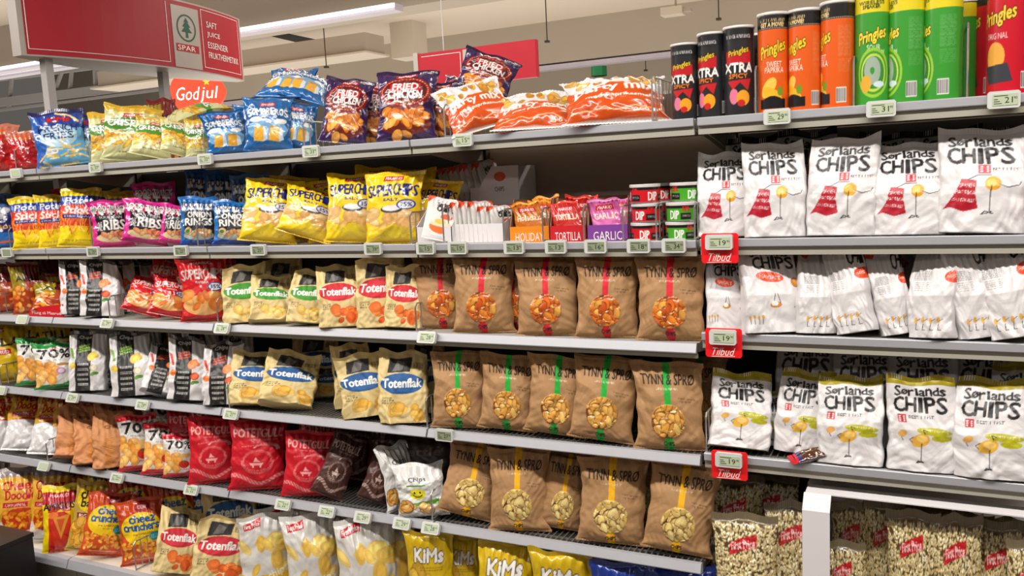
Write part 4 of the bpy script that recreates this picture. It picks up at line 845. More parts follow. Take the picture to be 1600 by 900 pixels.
def can(kind, px, wpx, hpx, yaw, lab, grp, y=None, dy=.045):
    c, top = {'x': ((38, 38, 40), (30, 30, 32)), 'o': ((222, 92, 24), (28, 24, 24)), 'g': ((58, 150, 48), (226, 206, 34)), 'r': ((196, 20, 40), (30, 26, 28))}[kind]
    if kind not in _can: _can[kind] = wrap_mesh('can_body', art_can(c, top, kind), .038, .26, 240, 130)
    z = LEVR['A'] if px > 1095 else LEV['A']; yy = D + dy; x = x_at(px, yy, z); k = proj((x, yy, z))[2]; s = CAM_F / k
    W = wpx / s / .076 ; H = hpx / s / .268
    g = empty('crisps_can', (x, yy, z - .004), (0, 0, math.atan2(-x, yy) + R(yaw))); g.scale = (W, W, H); tag(g, lab, 'crisps can', grp)
    b = bpy.data.objects.new('can_body', _can[kind]); C.objects.link(b); b.parent = g; b.location = (0, 0, .003)
    for nm, mm, pr in (('bottom_rim', 'steel', [(.036, 0), (.0392, .0), (.0392, .004), (.038, .005)]), ('top_rim', 'steel', [(.038, .2625), (.0392, .2635), (.0392, .266), (.037, .266)]), ('lid', 'lid', [(.0398, .2645), (.0402, .266), (.0402, .271), (.039, .2725), (.037, .2715), (.036, .2705)])):
        if nm not in _can:
            V, F = lathe(pr, 48); me = bpy.data.meshes.new(nm); me.from_pydata(V, [], F); me.materials.append(M[mm]); me.polygons.foreach_set('use_smooth', [len(p.vertices) == 4 for p in me.polygons]); _can[nm] = me
        o = bpy.data.objects.new(nm, _can[nm]); C.objects.link(o); o.parent = g
can('x', 1072, 42, 115, -18, 'black crisps can, leftmost of three', 'black crisps cans', dy=.05)
can('x', 1114, 43, 128, -32, 'black crisps can, middle one of three', 'black crisps cans', dy=.05)
can('x', 1156, 46, 134, -4, 'black crisps can, rightmost of three, full name showing', 'black crisps cans', dy=.04)
can('o', 1209, 46, 150, -4, 'orange crisps can with lettering facing front', 'orange crisps cans')
can('o', 1258, 48, 152, -50, 'orange crisps can turned so its name is half hidden', 'orange crisps cans')
can('o', 1309, 50, 160, -78, 'orange crisps can turned to its nutrition table', 'orange crisps cans')
can('g', 1363, 51, 166, -4, 'green crisps can with a disc printed on front', 'green crisps cans')
can('g', 1416, 53, 165, -74, 'green crisps can, middle of the three in front', 'green crisps cans')
can('g', 1472, 55, 165, -88, 'green crisps can, rightmost of the three in front', 'green crisps cans')
can('g', 1500, 52, 150, -120, 'green crisps can in shade behind the right one', 'green crisps cans', dy=.14)
can('r', 1550, 52, 168, -100, 'red crisps can turned to its barcode side', 'red crisps cans', dy=.13)
can('r', 1574, 60, 176, -38, 'red crisps can with part of its name showing', 'red crisps cans')
can('x', 1190, 44, 125, -100, 'black crisps can behind the gap beside the orange cans', 'black crisps cans', dy=.17)

# ------------------------------------------------------------------ dip tins
def art_tin(c):
    a = Art(170, 40, c); a.rect(0, .78, 1, 1, BK)
    for k in range(3):
        x = .06 + k * .333; a.rect(x - .03, .0, x + .05, 1, BK) if 0 else None
        a.txt('DIP', x + .06, x + .16, .14, .66, WH, 2); a.txt('KiMs', x + .2, x + .28, .6, .92, (206, 30, 40), 1); a.rect(x + .18, .1, x + .3, .5, BK); a.txt('CHUNKY SALSA', x + .19, x + .29, .26, .4, WH, 0)
    return a
_tin = {'red': wrap_mesh('tin_body', art_tin((206, 24, 36)), .042, .045, 170, 34), 'green': wrap_mesh('tin_body', art_tin((70, 160, 40)), .042, .045, 170, 34)}
_tm = {}
for nm, mm, pr in (('bottom_rim', 'steel', [(.041, 0), (.0432, 0), (.0432, .003), (.042, .004)]), ('lid', 'lid', [(.0436, .045), (.0440, .046), (.0440, .052), (.042, .0535), (.0, .0535)])):
    V, F = lathe(pr, 48); me = bpy.data.meshes.new(nm); me.from_pydata(V, [], F); me.materials.append(M[mm]); _tm[nm] = me
for c, px, dy, L in (('red', 1010, .06, (0, 1, 2)), ('green', 1064, .06, (0, 1)), ('green', 1072, .10, (2,)), ('green', 1080, .17, (0, 1)), ('red', 1030, .19, (0, 1, 2))):
    y = D + dy; z = LEV['B']; x = x_at(px, y, z)
    for k in L:
        g = empty('dip_tin', (x + .003 * (k % 2), y, z - .004 + k * .0537), (0, 0, -x / y * .9 + R([-6, -28, 30][k]))); s = (.046 if c == 'red' else .045) / .043; g.scale = (s * .93, s * .93, 1)
        tag(g, '%s dip tin%s, %s of its stack' % (c, ' in the rear' if dy > .15 else '', ['bottom', 'middle' if len(L) == 3 or c == 'green' else 'top', 'topmost'][k]), 'dip tin', 'stacked dip tins')
        for nm, me in (('tin_body', _tin[c]), ('bottom_rim', _tm['bottom_rim']), ('lid', _tm['lid'])):
            o = bpy.data.objects.new(nm, me); C.objects.link(o); o.parent = g; o.location = (0, 0, .002) if nm == 'tin_body' else (0, 0, 0)

# ------------------------------------------------------------------ sachets in their trays
def tray(px, wpx, col, txt, lab, lowh=.05, backh=.13, deep=.16, dy=.03):
    z = LEV['B']; y = D + dy; x = x_at(px, y, z); s = CAM_F / proj((x, y, z))[2]; W = wpx / s * 1.0
    g = empty('sachet_tray', (x, y, z - .004), (0, 0, R(14))); tag(g, lab, 'display tray', 'display trays of sachets')
    m = MB(); t = .002
    m.box((-W / 2, 0, 0), (W / 2, deep, t))
    for xx in (-W / 2, W / 2 - t): m.prism([(0, 0), (deep, 0), (deep, backh), (deep * .45, backh), (0, lowh)], xx, xx + t)
    m.box((-W / 2, deep - t, 0), (W / 2, deep, backh)); m.build('tray_box', M['cardb'], g)
    fp = MB().box((-W / 2, -t, 0), (W / 2, 0, lowh)).build('front_panel', mat('tray_print', col, rough=.5, noise=.02), g)
    text_mesh('lettering', txt, M['white'], fp, W * .72, lowh * .5, (-W * .36, -t - .0002, lowh * .12), ext=.0004)
    return x, y, z, W
for px, wpx, col, t, des, lab, n in ((828, 62, (240, 140, 24), 'HOLIDAY', 'hol', 'orange display tray of dip sachets', 3), (888, 56, (200, 22, 36), 'TORTILLA', 'torti', 'red display tray of dip sachets', 3), (950, 62, (126, 60, 150), 'GARLIC', 'garl', 'purple display tray of dip sachets', 2)):
    x, y, z, W = tray(px, wpx, col, t, lab)
    for k in range(n):
        r = empty('dip_sachet', (x - .004 + .008 * k + .02 * k * .3, y + .016 + .03 * k, z + .004 + .004 * k), (R(-12 - 3 * k), R([-3, 3, -2][k]), R(20 - 8 * k))); r.scale = (.88, 1, .84 + .03 * k)
        for key, me in proto(des, k % 2).items():
            c = bpy.data.objects.new(key, me); C.objects.link(c); c.parent = r
        cn = {'hol': 'orange', 'torti': 'red', 'garl': 'pink'}[des]
        tag(r, '%s dip sachet in its tray, %s' % (cn, ['foremost', 'just behind the foremost', 'rearmost'][k]), 'sachet', '%s dip sachets' % cn)
# white sachets: two open boxes, one leaning sachet, rows seen edge on
def wbox(px, py, y, W, deep, h0, h1, z, lab, yaw=0):
    x = x_at(px, y, z); g = empty('sachet_box', (x, y, z), (0, 0, R(yaw))); tag(g, lab, 'display box', 'white sachet boxes'); t = .002; m = MB()
    m.box((0, 0, 0), (W, deep, t)); m.box((0, deep - t, 0), (W, deep, h1)); m.box((0, 0, 0), (W, t, h0))
    for xx in (0, W - t): m.prism([(0, 0), (deep, 0), (deep, h1), (deep * .5, h1), (0, h0)], xx, xx + t)
    m.build('box_body', M['cardw'], g); return g, x
zB = LEV['B'] - .004
g, xb = wbox(652, 0, D + .03, .13, .17, .055, .12, zB, 'white box of sachets behind the leaning white sachet', 0)
g, xc = wbox(700, 0, D + .05, .20, .30, .06, .10, zB, 'long white box holding sachets seen edge on', 0)
g, xd = wbox(735, 0, D + .30, .18, .16, .06, .13, zB + .11, 'upper white box turned sideways on top of the others', 0)
MB().prism([(.0, .0), (.19, 0), (.19, .13), (.09, .13)], -.002, 0, 'y').build('side_panel', M['cardw'], g)
sp_ = g.children[-1]
MB().prism([(.12 + .022 * math.cos(k * .3927), .095 + .016 * math.sin(k * .3927)) for k in range(16)], -.003, -.002, 'y').build('speech_bubble', M['orange'], sp_)
text_mesh('lettering', 'CHIPS', M['ink'], sp_, .035, .016, (.10, -.0022, .045), ext=.0004)
def pouch(loc, rot, sc, lab, v=0):
    r = empty('dip_sachet', loc, rot); r.scale = sc; tag(r, lab, 'sachet', 'white dip sachets')
    for key, me in proto('pouch', v).items():
        c = bpy.data.objects.new(key, me); C.objects.link(c); c.parent = r
x = x_at(684, D + .015, zB); pouch((x, D + .018, zB + .012), (R(-14), R(14), R(30)), (1.0, 1, .86), 'white sachet with orange bowl leaning out over its box')
for k in range(10):
    pouch((xc + .025 + k * .017, D + .10, zB + .004), (R(-3), 0, R(80 - k)), (1.0, 1, .78 - .1 * (k > 5)), 'white sachet standing edge on in the long box%s' % ordl(k, 10), k % 2)
for k in range(8):
    pouch((xd - .07 + k * .018, D + .36 + k * .004, zB + .10 + .002 * k), (R(-6), R(-10), R(35 + 6 * k)), (1.0, 1, .95), 'white sachet fanned out in the upper box%s' % ordl(k, 8), k % 2)
# ------------------------------------------------------------------ top shelf
put('redclear', 'A', [(0, 56, 78), (42, 46, 62)])
put('fries', 'A', [(66, 34, 46, dict(roll=8, lean=-25, dy=.05)), (102, 74, 88, dict(roll=-6, dy=.01)), (142, 48, 84, dict(roll=4, dy=.08))])
put('fries', 'A', [(165, 110, 0, dict(W=.19, H=.24, lean=-75, dz=.18, dy=.14, yaw=10))], desc='blue fries bag lying on the bags behind')
put('mix', 'A', [(262, 40, 105, dict(dy=.3))], desc='dark snack bag standing behind the pale green bags')
put('crisp', 'A', [(172, 52, 84, dict(dy=.05)), (204, 80, 86, dict(dy=.02, roll=5)), (235, 62, 60, dict(lean=-28, dy=.01, roll=14)), (277, 48, 62, dict(lean=-25, roll=16, dy=.015, yaw=70)), (312, 40, 60, dict(dy=.05))])
put('crisp', 'A', [(262, 80, 0, dict(W=.18, H=.24, lean=-70, dz=.15, dy=.16, yaw=-20))], desc='pale green bag lying across the tops behind')
put('somb', 'A', [(358, 64, 66, dict(roll=-3, dy=.02)), (396, 50, 80, dict(dy=.08)), (420, 72, 84, dict(roll=3, dy=.01)), (462, 58, 70, dict(roll=10, dy=.07))])
put('somb', 'A', [(432, 90, 0, dict(W=.19, H=.22, lean=-62, dz=.20, dy=.16, yaw=15, roll=4)), (470, 90, 0, dict(W=.18, H=.22, lean=-58, dz=.17, dy=.20, yaw=35, roll=18))], desc='bright blue snack bag lying on the standing ones')
put('chick', 'A', [(536, 72, 104, dict(roll=8, dy=.01, lean=-14)), (636, 92, 112, dict(roll=1, dy=.01, lean=-10))])
put('chick', 'A', [(584, 70, 100, dict(dy=.14)), (690, 60, 92, dict(dy=.08, roll=3))], desc='dark purple snack bag in the row behind')
put('chick', 'A', [(748, 86, 80, dict(roll=20, dy=.24, lean=-12, dz=.10, yaw=30)), (722, 86, 0, dict(W=.18, H=.20, roll=16, dy=.20, lean=-40, dz=.06, yaw=30))], desc='dark purple snack bag tipped over behind the party bags')
put('party', 'A', [(760, 0, 0, dict(W=.22, H=.19, lean=-38, roll=-14, yaw=38, dy=.02, fat=1.3)), (836, 0, 0, dict(W=.27, H=.20, lean=-62, yaw=20, dy=-.01, fat=1.2, dz=.006)), (964, 0, 0, dict(W=.31, H=.20, lean=-44, yaw=22, dy=-.01, fat=1.4, dz=.004))], desc='orange and white party snack bag lying down')
o = empty('bottle', (on_y(938, 175, D + .38).x, D + .38, LEV['A'] - .004)); tag(o, 'bottle with green cap behind the party bags', 'bottle')
V, F = lathe([(.001, .0), (.03, 0), (.035, .01), (.035, .14), (.016, .17), (.014, .19)], 24); mesh_obj('bottle_body', V, F, M['lid'], o, True)
V, F = lathe([(.001, .185), (.026, .185), (.026, .215), (.001, .216)], 24); mesh_obj('cap', V, F, M['bottle'], o, False);

# ------------------------------------------------------------------ second shelf
put('bluetop', 'B', [(0, 70, 76, dict(dy=.03)), (28, 50, 84, dict(dy=.10))])
put('sticks', 'B', [(52, 54, 82, dict(dy=.01)), (88, 46, 82, dict(dy=.05)), (122, 54, 92, dict(dy=.01, roll=5))])
put('superr', 'B', [(118, 60, 88, dict(dy=.26))], desc='red bag behind the yellow potato stick bags')
put('sticks', 'B', [(160, 60, 84, dict(dy=.24)), (205, 60, 80, dict(dy=.26))], desc='yellow stick bag in the shade of the back row')
put('ribs', 'B', [(178, 58, 72, dict(dy=.03)), (226, 66, 68, dict(roll=12, dy=.01)), (272, 44, 62, dict(roll=10, dy=.06))])
put('ribs', 'B', [(250, 60, 92, dict(dy=.26))], desc='pink snack bag in the back row')
put('onion', 'B', [(312, 56, 76, dict(roll=3, dy=.02)), (366, 62, 70, dict(roll=4, dy=.01))])
put('onion', 'B', [(318, 70, 106, dict(dy=.24, roll=10)), (362, 70, 110, dict(dy=.26)), (395, 56, 105, dict(dy=.2))], desc='dark blue snack bag in the shaded back row')
put('super', 'B', [(418, 84, 100, dict(roll=8, dy=.01, lean=-14)), (474, 84, 84, dict(roll=20, dy=.01, lean=-18)), (552, 84, 110, dict(roll=4, dy=.02)), (617, 88, 112, dict(roll=0, dy=.005, lean=-6))])
put('super', 'B', [(448, 70, 100, dict(dy=.14, roll=8)), (520, 70, 96, dict(dy=.16, roll=-6)), (578, 66, 116, dict(dy=.12, roll=8)), (680, 62, 92, dict(dy=.12, roll=6)), (650, 70, 112, dict(dy=.16))], desc='yellow crisps bag in the row behind')
S5 = [(1135, 84, 134, dict(dy=.05)), (1212, 94, 148, dict(roll=0, dy=.012)), (1314, 102, 152, dict(dy=.012, roll=1)), (1420, 104, 146, dict(dy=.02)), (1530, 120, 164, dict(dy=.012, roll=2)), (1640, 100, 150)]
put('spansk', 'B', S5, lean=-5, yawk=.6)
put('spanskb', 'B', [(1180, 90, 150, dict(dy=.20)), (1262, 90, 158, dict(dy=.22)), (1385, 90, 150, dict(dy=.22)), (1480, 96, 156, dict(dy=.22)), (1600, 96, 156, dict(dy=.22))], desc='white cape-print crisps bag in the row behind', lean=-3)
# ------------------------------------------------------------------ third shelf
put('mix', 'C', [(8, 60, 76, dict(dy=.03)), (45, 40, 80, dict(dy=.04)), (85, 62, 44, dict(lean=-35, dy=.02, roll=10)), (72, 60, 84, dict(dy=.15)), (105, 44, 60, dict(dy=.12))], desc='dark orange snack bag, third shelf')
o = empty('shelf_strip', (x_at(44, D, LEV['C']), D + .002, LEV['C'])); wst = x_at(100, D, LEV['C']) - o.location.x
tag(o, 'red plastic strip with white lettering on the third shelf', 'shelf strip'); MB().prism([(0, 0), (wst, 0), (wst, .055), (.02, .035)], -.001, .001, 'y').build('strip', M['red'], o); text_mesh('lettering', 'Mäng sä Maarud', M['white'], o, wst * .8, .016, (wst * .12, -.0012, .006))
put('kettr', 'C', [(121, 46, 84, dict(dy=.02, roll=5)), (160, 54, 88, dict(dy=.01, roll=4, yaw=30)), (192, 46, 80, dict(dy=.06, yaw=55)), (214, 50, 74, dict(dy=.16, yaw=50, roll=6)), (236, 50, 80, dict(dy=.24, yaw=50, roll=6))])
put('superr', 'C', [(220, 58, 56, dict(roll=22, lean=-30, dy=.005)), (262, 58, 58, dict(roll=16, lean=-28, dy=.005)), (322, 70, 98, dict(roll=2, dy=.01))])
put('superr', 'C', [(255, 60, 84, dict(roll=14, dy=.12)), (298, 54, 70, dict(roll=10, dy=.08)), (345, 60, 92, dict(dy=.16))], desc='glossy red bag in the row behind')
put('totg', 'C', [(385, 66, 88, dict(dy=.02)), (422, 62, 70, dict(dy=.01, lean=-25, roll=6)), (478, 60, 82, dict(dy=.01, lean=-14, roll=8))])
put('totr', 'C', [(534, 66, 98, dict(dy=.01)), (598, 76, 110, dict(dy=.03)), (630, 58, 94, dict(dy=.01, roll=6, lean=-12))])
put('totg', 'C', [(445, 60, 90, dict(dy=.18))], desc='cream bag in the shade of the third shelf')
put('tynr', 'C', [(694, 86, 116, dict(dy=.06)), (757, 94, 122, dict(dy=.012)), (806, 70, 114, dict(dy=.08, yaw=10)), (857, 96, 124, dict(dy=.012)), (949, 96, 128, dict(dy=.012)), (1049, 104, 132, dict(dy=.012)), (985, 80, 110, dict(dy=.2))], lean=-6)
put('havs', 'C', [(1135, 60, 112, dict(dy=.03, yaw=12)), (1206, 84, 132, dict(dy=.01, yaw=24))])
put('havside', 'C', [(1272, 58, 128, dict(roll=2, dy=.015, yaw=20)), (1345, 58, 142, dict(roll=-13, dy=.005, yaw=-14)), (1402, 52, 132, dict(roll=-11, dy=.02, yaw=12)), (1460, 66, 150, dict(roll=-3, dy=.0, yaw=-12)), (1525, 60, 152, dict(roll=-7, dy=.015, yaw=16)), (1592, 74, 162, dict(roll=-14, dy=.0, yaw=-10)), (1645, 70, 150, dict(roll=-8, dy=.03))], lean=-6)
put('havs', 'C', [(1250, 80, 140, dict(dy=.2)), (1330, 80, 144, dict(dy=.22)), (1400, 80, 144, dict(dy=.22)), (1500, 84, 146, dict(dy=.22)), (1575, 84, 148, dict(dy=.22))], desc='white sea salt bag in the back row')
# ------------------------------------------------------------------ fourth shelf
put('tort', 'D', [(5, 76, 100, dict(dy=.02)), (38, 56, 104, dict(dy=.08, roll=8)), (100, 60, 100, dict(dy=.22))])
put('s70g', 'D', [(56, 52, 72, dict(dy=.03, roll=5)), (88, 56, 72, dict(dy=.01, roll=3))])
put('kettg', 'D', [(139, 52, 92, dict(dy=.015, roll=4, yaw=40)), (171, 40, 96, dict(dy=.06)), (208, 58, 100, dict(dy=.01, roll=2, yaw=40)), (232, 50, 96, dict(dy=.16, yaw=45))])
put('kettr', 'D', [(246, 54, 72, dict(roll=22, lean=-26, dy=.005)), (293, 56, 96, dict(roll=8, dy=.01, yaw=35)), (350, 60, 96, dict(roll=3, dy=.01, yaw=35)), (262, 52, 106, dict(dy=.18)), (325, 54, 104, dict(dy=.18)), (378, 46, 100, dict(dy=.14))], desc='white and black vegetable bag, fourth shelf')
put('totb', 'D', [(396, 74, 80, dict(roll=8, lean=-20, dy=.01)), (446, 84, 74, dict(roll=14, lean=-30, dy=.005)), (578, 78, 98, dict(roll=-5, dy=.03)), (632, 76, 110, dict(dy=.01, roll=1))])
put('totb', 'D', [(518, 60, 48, dict(dy=.22, lean=-20)), (498, 70, 90, dict(dy=.28)), (555, 60, 100, dict(dy=.12)), (668, 60, 116, dict(dy=.14))], desc='cream bag in the shade of the fourth shelf')
put('tyng', 'D', [(718, 84, 120, dict(roll=2, dy=.01)), (792, 88, 118, dict(roll=6, dy=.02)), (866, 92, 124, dict(roll=8, dy=.012)), (938, 98, 132, dict(roll=7, dy=.0, lean=-8)), (1047, 106, 138, dict(roll=0, dy=.005))], lean=-7)
put('tyng', 'D', [(1095, 80, 122, dict(dy=.16))], desc='brown paper bag in deep shade, fourth shelf')
put('creme', 'D', [(1154, 92, 112, dict(roll=6, lean=-20, dy=.01, yaw=14)), (1250, 80, 126, dict(roll=4, dy=.05)), (1328, 96, 134, dict(dy=.01)), (1440, 98, 146, dict(dy=.01)), (1546, 104, 152, dict(dy=.0, roll=-1)), (1632, 90, 150)], lean=-6)
put('creme', 'D', [(1210, 70, 84, dict(dy=.12)), (1258, 90, 158, dict(dy=.22)), (1350, 90, 160, dict(dy=.18)), (1443, 98, 166, dict(dy=.18)), (1540, 100, 170, dict(dy=.16)), (1598, 90, 160, dict(dy=.14))], desc='white olive-topped bag in the row behind', lean=-3)
put('candy', 'D', [(1234, 0, 0, dict(W=.068, H=.125, lean=-75, roll=0, yaw=-68, dy=-.012, dz=.004))])
# ------------------------------------------------------------------ fifth shelf
put('doodw', 'E', [(2, 60, 92), (38, 60, 96, dict(roll=12, lean=-30)), (76, 56, 96, dict(roll=12, lean=-32)), (104, 50, 90, dict(roll=10, lean=-28, dy=.05))], lean=-26)
put('tan', 'E', [(118, 62, 74, dict(roll=14, lean=-26, dy=.01)), (150, 62, 70, dict(roll=6, lean=-20, dy=.005)), (178, 58, 82, dict(roll=3, dy=.01)), (160, 70, 100, dict(dy=.15)), (195, 70, 96, dict(dy=.15))])
put('s70r', 'E', [(216, 54, 88, dict(roll=5, dy=.02)), (252, 56, 76, dict(roll=8, lean=-18, dy=.01)), (280, 46, 66, dict(roll=6, dy=.02)), (262, 60, 100, dict(dy=.2))])
put('gullr', 'E', [(290, 62, 96, dict(roll=8, dy=.02)), (334, 72, 102, dict(roll=3, dy=.01)), (368, 60, 100, dict(roll=4, dy=.06)), (403, 84, 110, dict(roll=5, dy=.005)), (478, 72, 100, dict(roll=7, dy=.01)), (500, 66, 116, dict(roll=6, dy=.09)), (345, 80, 118, dict(dy=.14))])
put('gullb', 'E', [(510, 50, 98, dict(roll=27, lean=-14, dy=.0)), (580, 46, 94, dict(roll=24, lean=-14, dy=.02)), (545, 70, 112, dict(roll=12, dy=.14)), (600, 60, 110, dict(roll=8, dy=.18))])
put('dark', 'E', [(660, 110, 118, dict(dy=.13))], desc='grey crumpled bag behind the smiley bag')
put('smile', 'E', [(630, 48, 100, dict(dy=.05, yaw=70)), (662, 76, 82, dict(dy=.005, roll=-3, lean=-4, yaw=22))])
put('tyny', 'E', [(728, 90, 112, dict(roll=14, dy=.015, lean=-14)), (812, 92, 130, dict(roll=0, dy=.01)), (876, 70, 118, dict(roll=8, dy=.05, yaw=16)), (955, 104, 136, dict(roll=3, dy=.01)), (1056, 104, 142, dict(roll=7, dy=.005)), (1100, 96, 126, dict(roll=6, dy=.10))], lean=-8)
put('tyny', 'E', [(770, 80, 116, dict(dy=.22)), (905, 90, 120, dict(dy=.2)), (1000, 90, 124, dict(dy=.2))], desc='brown paper bag in deep shade, fifth shelf')
# ------------------------------------------------------------------ bottom shelf
put('dood', 'F', [(-5, 60, 118), (35, 66, 112, dict(roll=5)), (76, 54, 112, dict(roll=8, dy=.06))])
put('amig', 'F', [(97, 52, 100, dict(roll=3, dy=.01, lean=-12)), (115, 54, 134, dict(roll=4, dy=.12))])
put('bolw', 'F', [(132, 52, 104, dict(roll=15, lean=-14, dy=.03)), (158, 56, 120, dict(roll=10, dy=.16))])
put('crun', 'F', [(160, 66, 96, dict(roll=14, lean=-14, dy=.015)), (227, 66, 100, dict(roll=0, dy=.06)), (208, 60, 116, dict(dy=.16)), (275, 66, 112, dict(dy=.18))])
put('totr', 'F', [(270, 62, 100, dict(roll=16, lean=-14, dy=.01, H=.25)), (338, 78, 100, dict(roll=12, lean=-14, dy=.01, H=.255))], desc='cream bag with red oval, lowest shelf')
put('totb', 'F', [(320, 80, 122, dict(dy=.22)), (365, 80, 126, dict(dy=.24)), (400, 80, 126, dict(dy=.26))], desc='cream crumpled bag in shade, lowest shelf')
put('first', 'F', [(420, 80, 138, dict(T=803)), (494, 80, 138, dict(T=804)), (578, 92, 138, dict(T=810)), (450, 90, 140, dict(dy=.16, T=788)), (530, 90, 140, dict(dy=.16, T=795)), (618, 70, 140, dict(dy=.10, T=812))], lean=-5)
put('kims', 'F', [(678, 72, 130, dict(T=826)), (728, 60, 130, dict(T=836, dy=.08)), (792, 88, 130, dict(T=846)), (882, 92, 130, dict(T=856))], lean=-5)
put('kblue', 'F', [(975, 110, 130, dict(T=880, W=.2)), (1070, 110, 120, dict(T=888, W=.2))])
# black bin at the lower left
p = on_y(50, 832, D - .14); zt = p.z
g = empty('storage_bin', (p.x, D - .14, 0)); tag(g, 'black plastic box standing in front of the shelf', 'box')
MB().box((-.40, -.6, 0), (0, 0, zt - .02)).build('box_body', M['black'], g); MB().box((-.404, -.604, zt - .018), (.004, .004, zt)).build('rim', M['black'], g)
# popcorn: loose bags on the left, a white cardboard display box on the right
put('pop', 'F', [(1168, 92, 170, dict(T=800, dy=.03)), (1240, 80, 190, dict(T=782, dy=.08)), (1150, 80, 190, dict(T=745, dy=.18)), (1205, 84, 190, dict(T=738, dy=.20))], lean=-4, desc='clear popcorn bag standing outside the white box')
xl = x_at(1255, D - .05, .3); zt = on_y(1262, 762, D + .02).z
g = empty('display_box', (xl, D - .05, LEVR['F'])); tag(g, 'white cardboard display box full of popcorn bags', 'display box'); H = zt - LEVR['F']
ft = .068
m = MB(); m.prism([(0, 0), (0, H - .03), (.035, H), (.42, H), (.42, 0)], 0, .003)
m.box((0, -.003, 0), (ft, 0, H - .035)); m.box((0, -.003, 0), (.86, 0, .10)); m.box((0, .42, 0), (.86, .423, H)); m.box((0, 0, 0), (.86, .42, .003)); m.build('box_body', M['cardw'], g)
MB().prism([(-.003, H - .035), (.035, H), (.036, H - .003), (0, H - .040)], 0, ft).build('corner_flap', M['cardw'], g)
MB().prism([(.036, H), (.10, H), (.10, H - .003), (.036, H - .003)], 0, .86).build('top_edge', M['cardw'], g)
put('pop', 'F', [(1318, 60, 150, dict(T=840, dy=.02, yaw=8)), (1330, 56, 190, dict(T=778, dy=.12)), (1377, 56, 190, dict(T=780, dy=.12)), (1424, 70, 190, dict(T=792, dy=.05)), (1488, 66, 190, dict(T=800, dy=.05)), (1550, 68, 190, dict(T=812, dy=.04)), (1602, 60, 190, dict(T=838, dy=.03)), (1650, 60, 190, dict(T=835, dy=.03)), (1430, 80, 190, dict(T=785, dy=.22)), (1500, 80, 190, dict(T=795, dy=.22)), (1570, 80, 190, dict(T=805, dy=.22))], lean=-2, dz=.004, desc='clear popcorn bag inside the white box')

# ------------------------------------------------------------------ hanging aisle sign: a lens-shaped body square to the shelves
XS = -3.73; y0, y1 = 2.58, 3.98; zs = ZC + .672; hs = .36; N = 24
def face(t, z, off=0, side=1):
    """point on the curved face; t runs 0 (near end) to 1 (far end)"""
    b = .13 * (1 - (2 * t - 1) ** 2) + .03
    return Vector((XS + side * (b + off), y0 + t * (y1 - y0), zs + z))
g = empty('aisle_sign', (0, 0, 0)); tag(g, 'large curved red aisle sign with white lettering above the shelves', 'sign')
prof = [(face(k / N, 0).x, face(k / N, 0).y) for k in range(N + 1)] + [(face(k / N, 0, 0, -1).x, face(k / N, 0, 0, -1).y) for k in range(N, -1, -1)]
MB().prism(prof, zs, zs + hs, 'z').build('sign_body', M['signgrey'], g)
def patch(name, t0, t1, z0, z1, off, m, n=16):
    V = []; F = []
    for k in range(n + 1):
        t = t0 + (t1 - t0) * k / n
        for z in (z0, z1): V += [face(t, z, off), face(t, z, off - .002)]
    for k in range(n):
        a = k * 4; b = a + 4; F += [(a, b, b + 2, a + 2), (a, a + 1, b + 1, b), (a + 2, b + 2, b + 3, a + 3)]
    return mesh_obj(name, V, F, m, g)
patch('red_face', .015, .985, .008, hs - .008, .002, M['signred'])
lp = patch('logo_panel', .545, .69, .012, hs - .03, .0035, M['signgrey'])
for a, b, c, d in ((.02, .52, .03, .0325), (.52, .5225, .03, .34), (.02, .0225, .03, .34), (.705, .97, .03, .0325), (.705, .7075, .03, hs - .02), (.9675, .97, .03, hs - .02), (.705, .97, hs - .0225, hs - .02)): patch('white_line', a, b, c, d, .004, M['white'])
L_ = y1 - y0
def stxt(s, t0, w, z, h, m='white', nm='lettering'): text_mesh(nm, s, M[m], g, w, h, fn=lambda x, zz, l: face(t0 + x / L_, z + zz, .004 + l))
for k, s in enumerate(('SAFT', 'JUICE', 'ESSENSER', 'FRUKTHERMETIKK')): stxt(s, .735, .024 * len(s) * (1 if k < 3 else .9), .25 - k * .055, .033)
stxt('VARER', .2, .2, .325, .03)
# the logo: ring, fir tree, name bar
ring = []; t0, zc = .6175, .22
V = []; F = []; n = 40
for k in range(n):
    a = 2 * math.pi * k / n
    for r_ in (.062, .071): V.append(face(t0 + r_ * math.cos(a) / L_, zc + r_ * math.sin(a), .0045))
for k in range(n): F.append((2 * k, 2 * k + 1, 2 * ((k + 1) % n) + 1, 2 * ((k + 1) % n)))
mesh_obj('logo_ring', V, F, M['green'], lp)
T = [(0, .055), (.018, .03), (.010, .03), (.030, .005), (.014, .005), (.040, -.022), (.008, -.022), (.010, -.05), (-.010, -.05), (-.008, -.022), (-.040, -.022), (-.014, .005), (-.030, .005), (-.010, .03), (-.018, .03)]
V = [face(t0 + x / L_, zc + z, .0045) for x, z in T]; mesh_obj('logo_tree', V, [tuple(range(len(T)))], M['green'], lp)
patch('logo_bar', .557, .678, .095, .135, .0045, M['signred'], 4); stxt('SPAR', .565, .13, .102, .026, 'white', 'logo_lettering')
for y in (2.72, 3.40):
    MB().box((XS - .02, y - .02, LEV['A'] - .3), (XS + .02, y + .02, zs)).build('post', M['truss'], g)
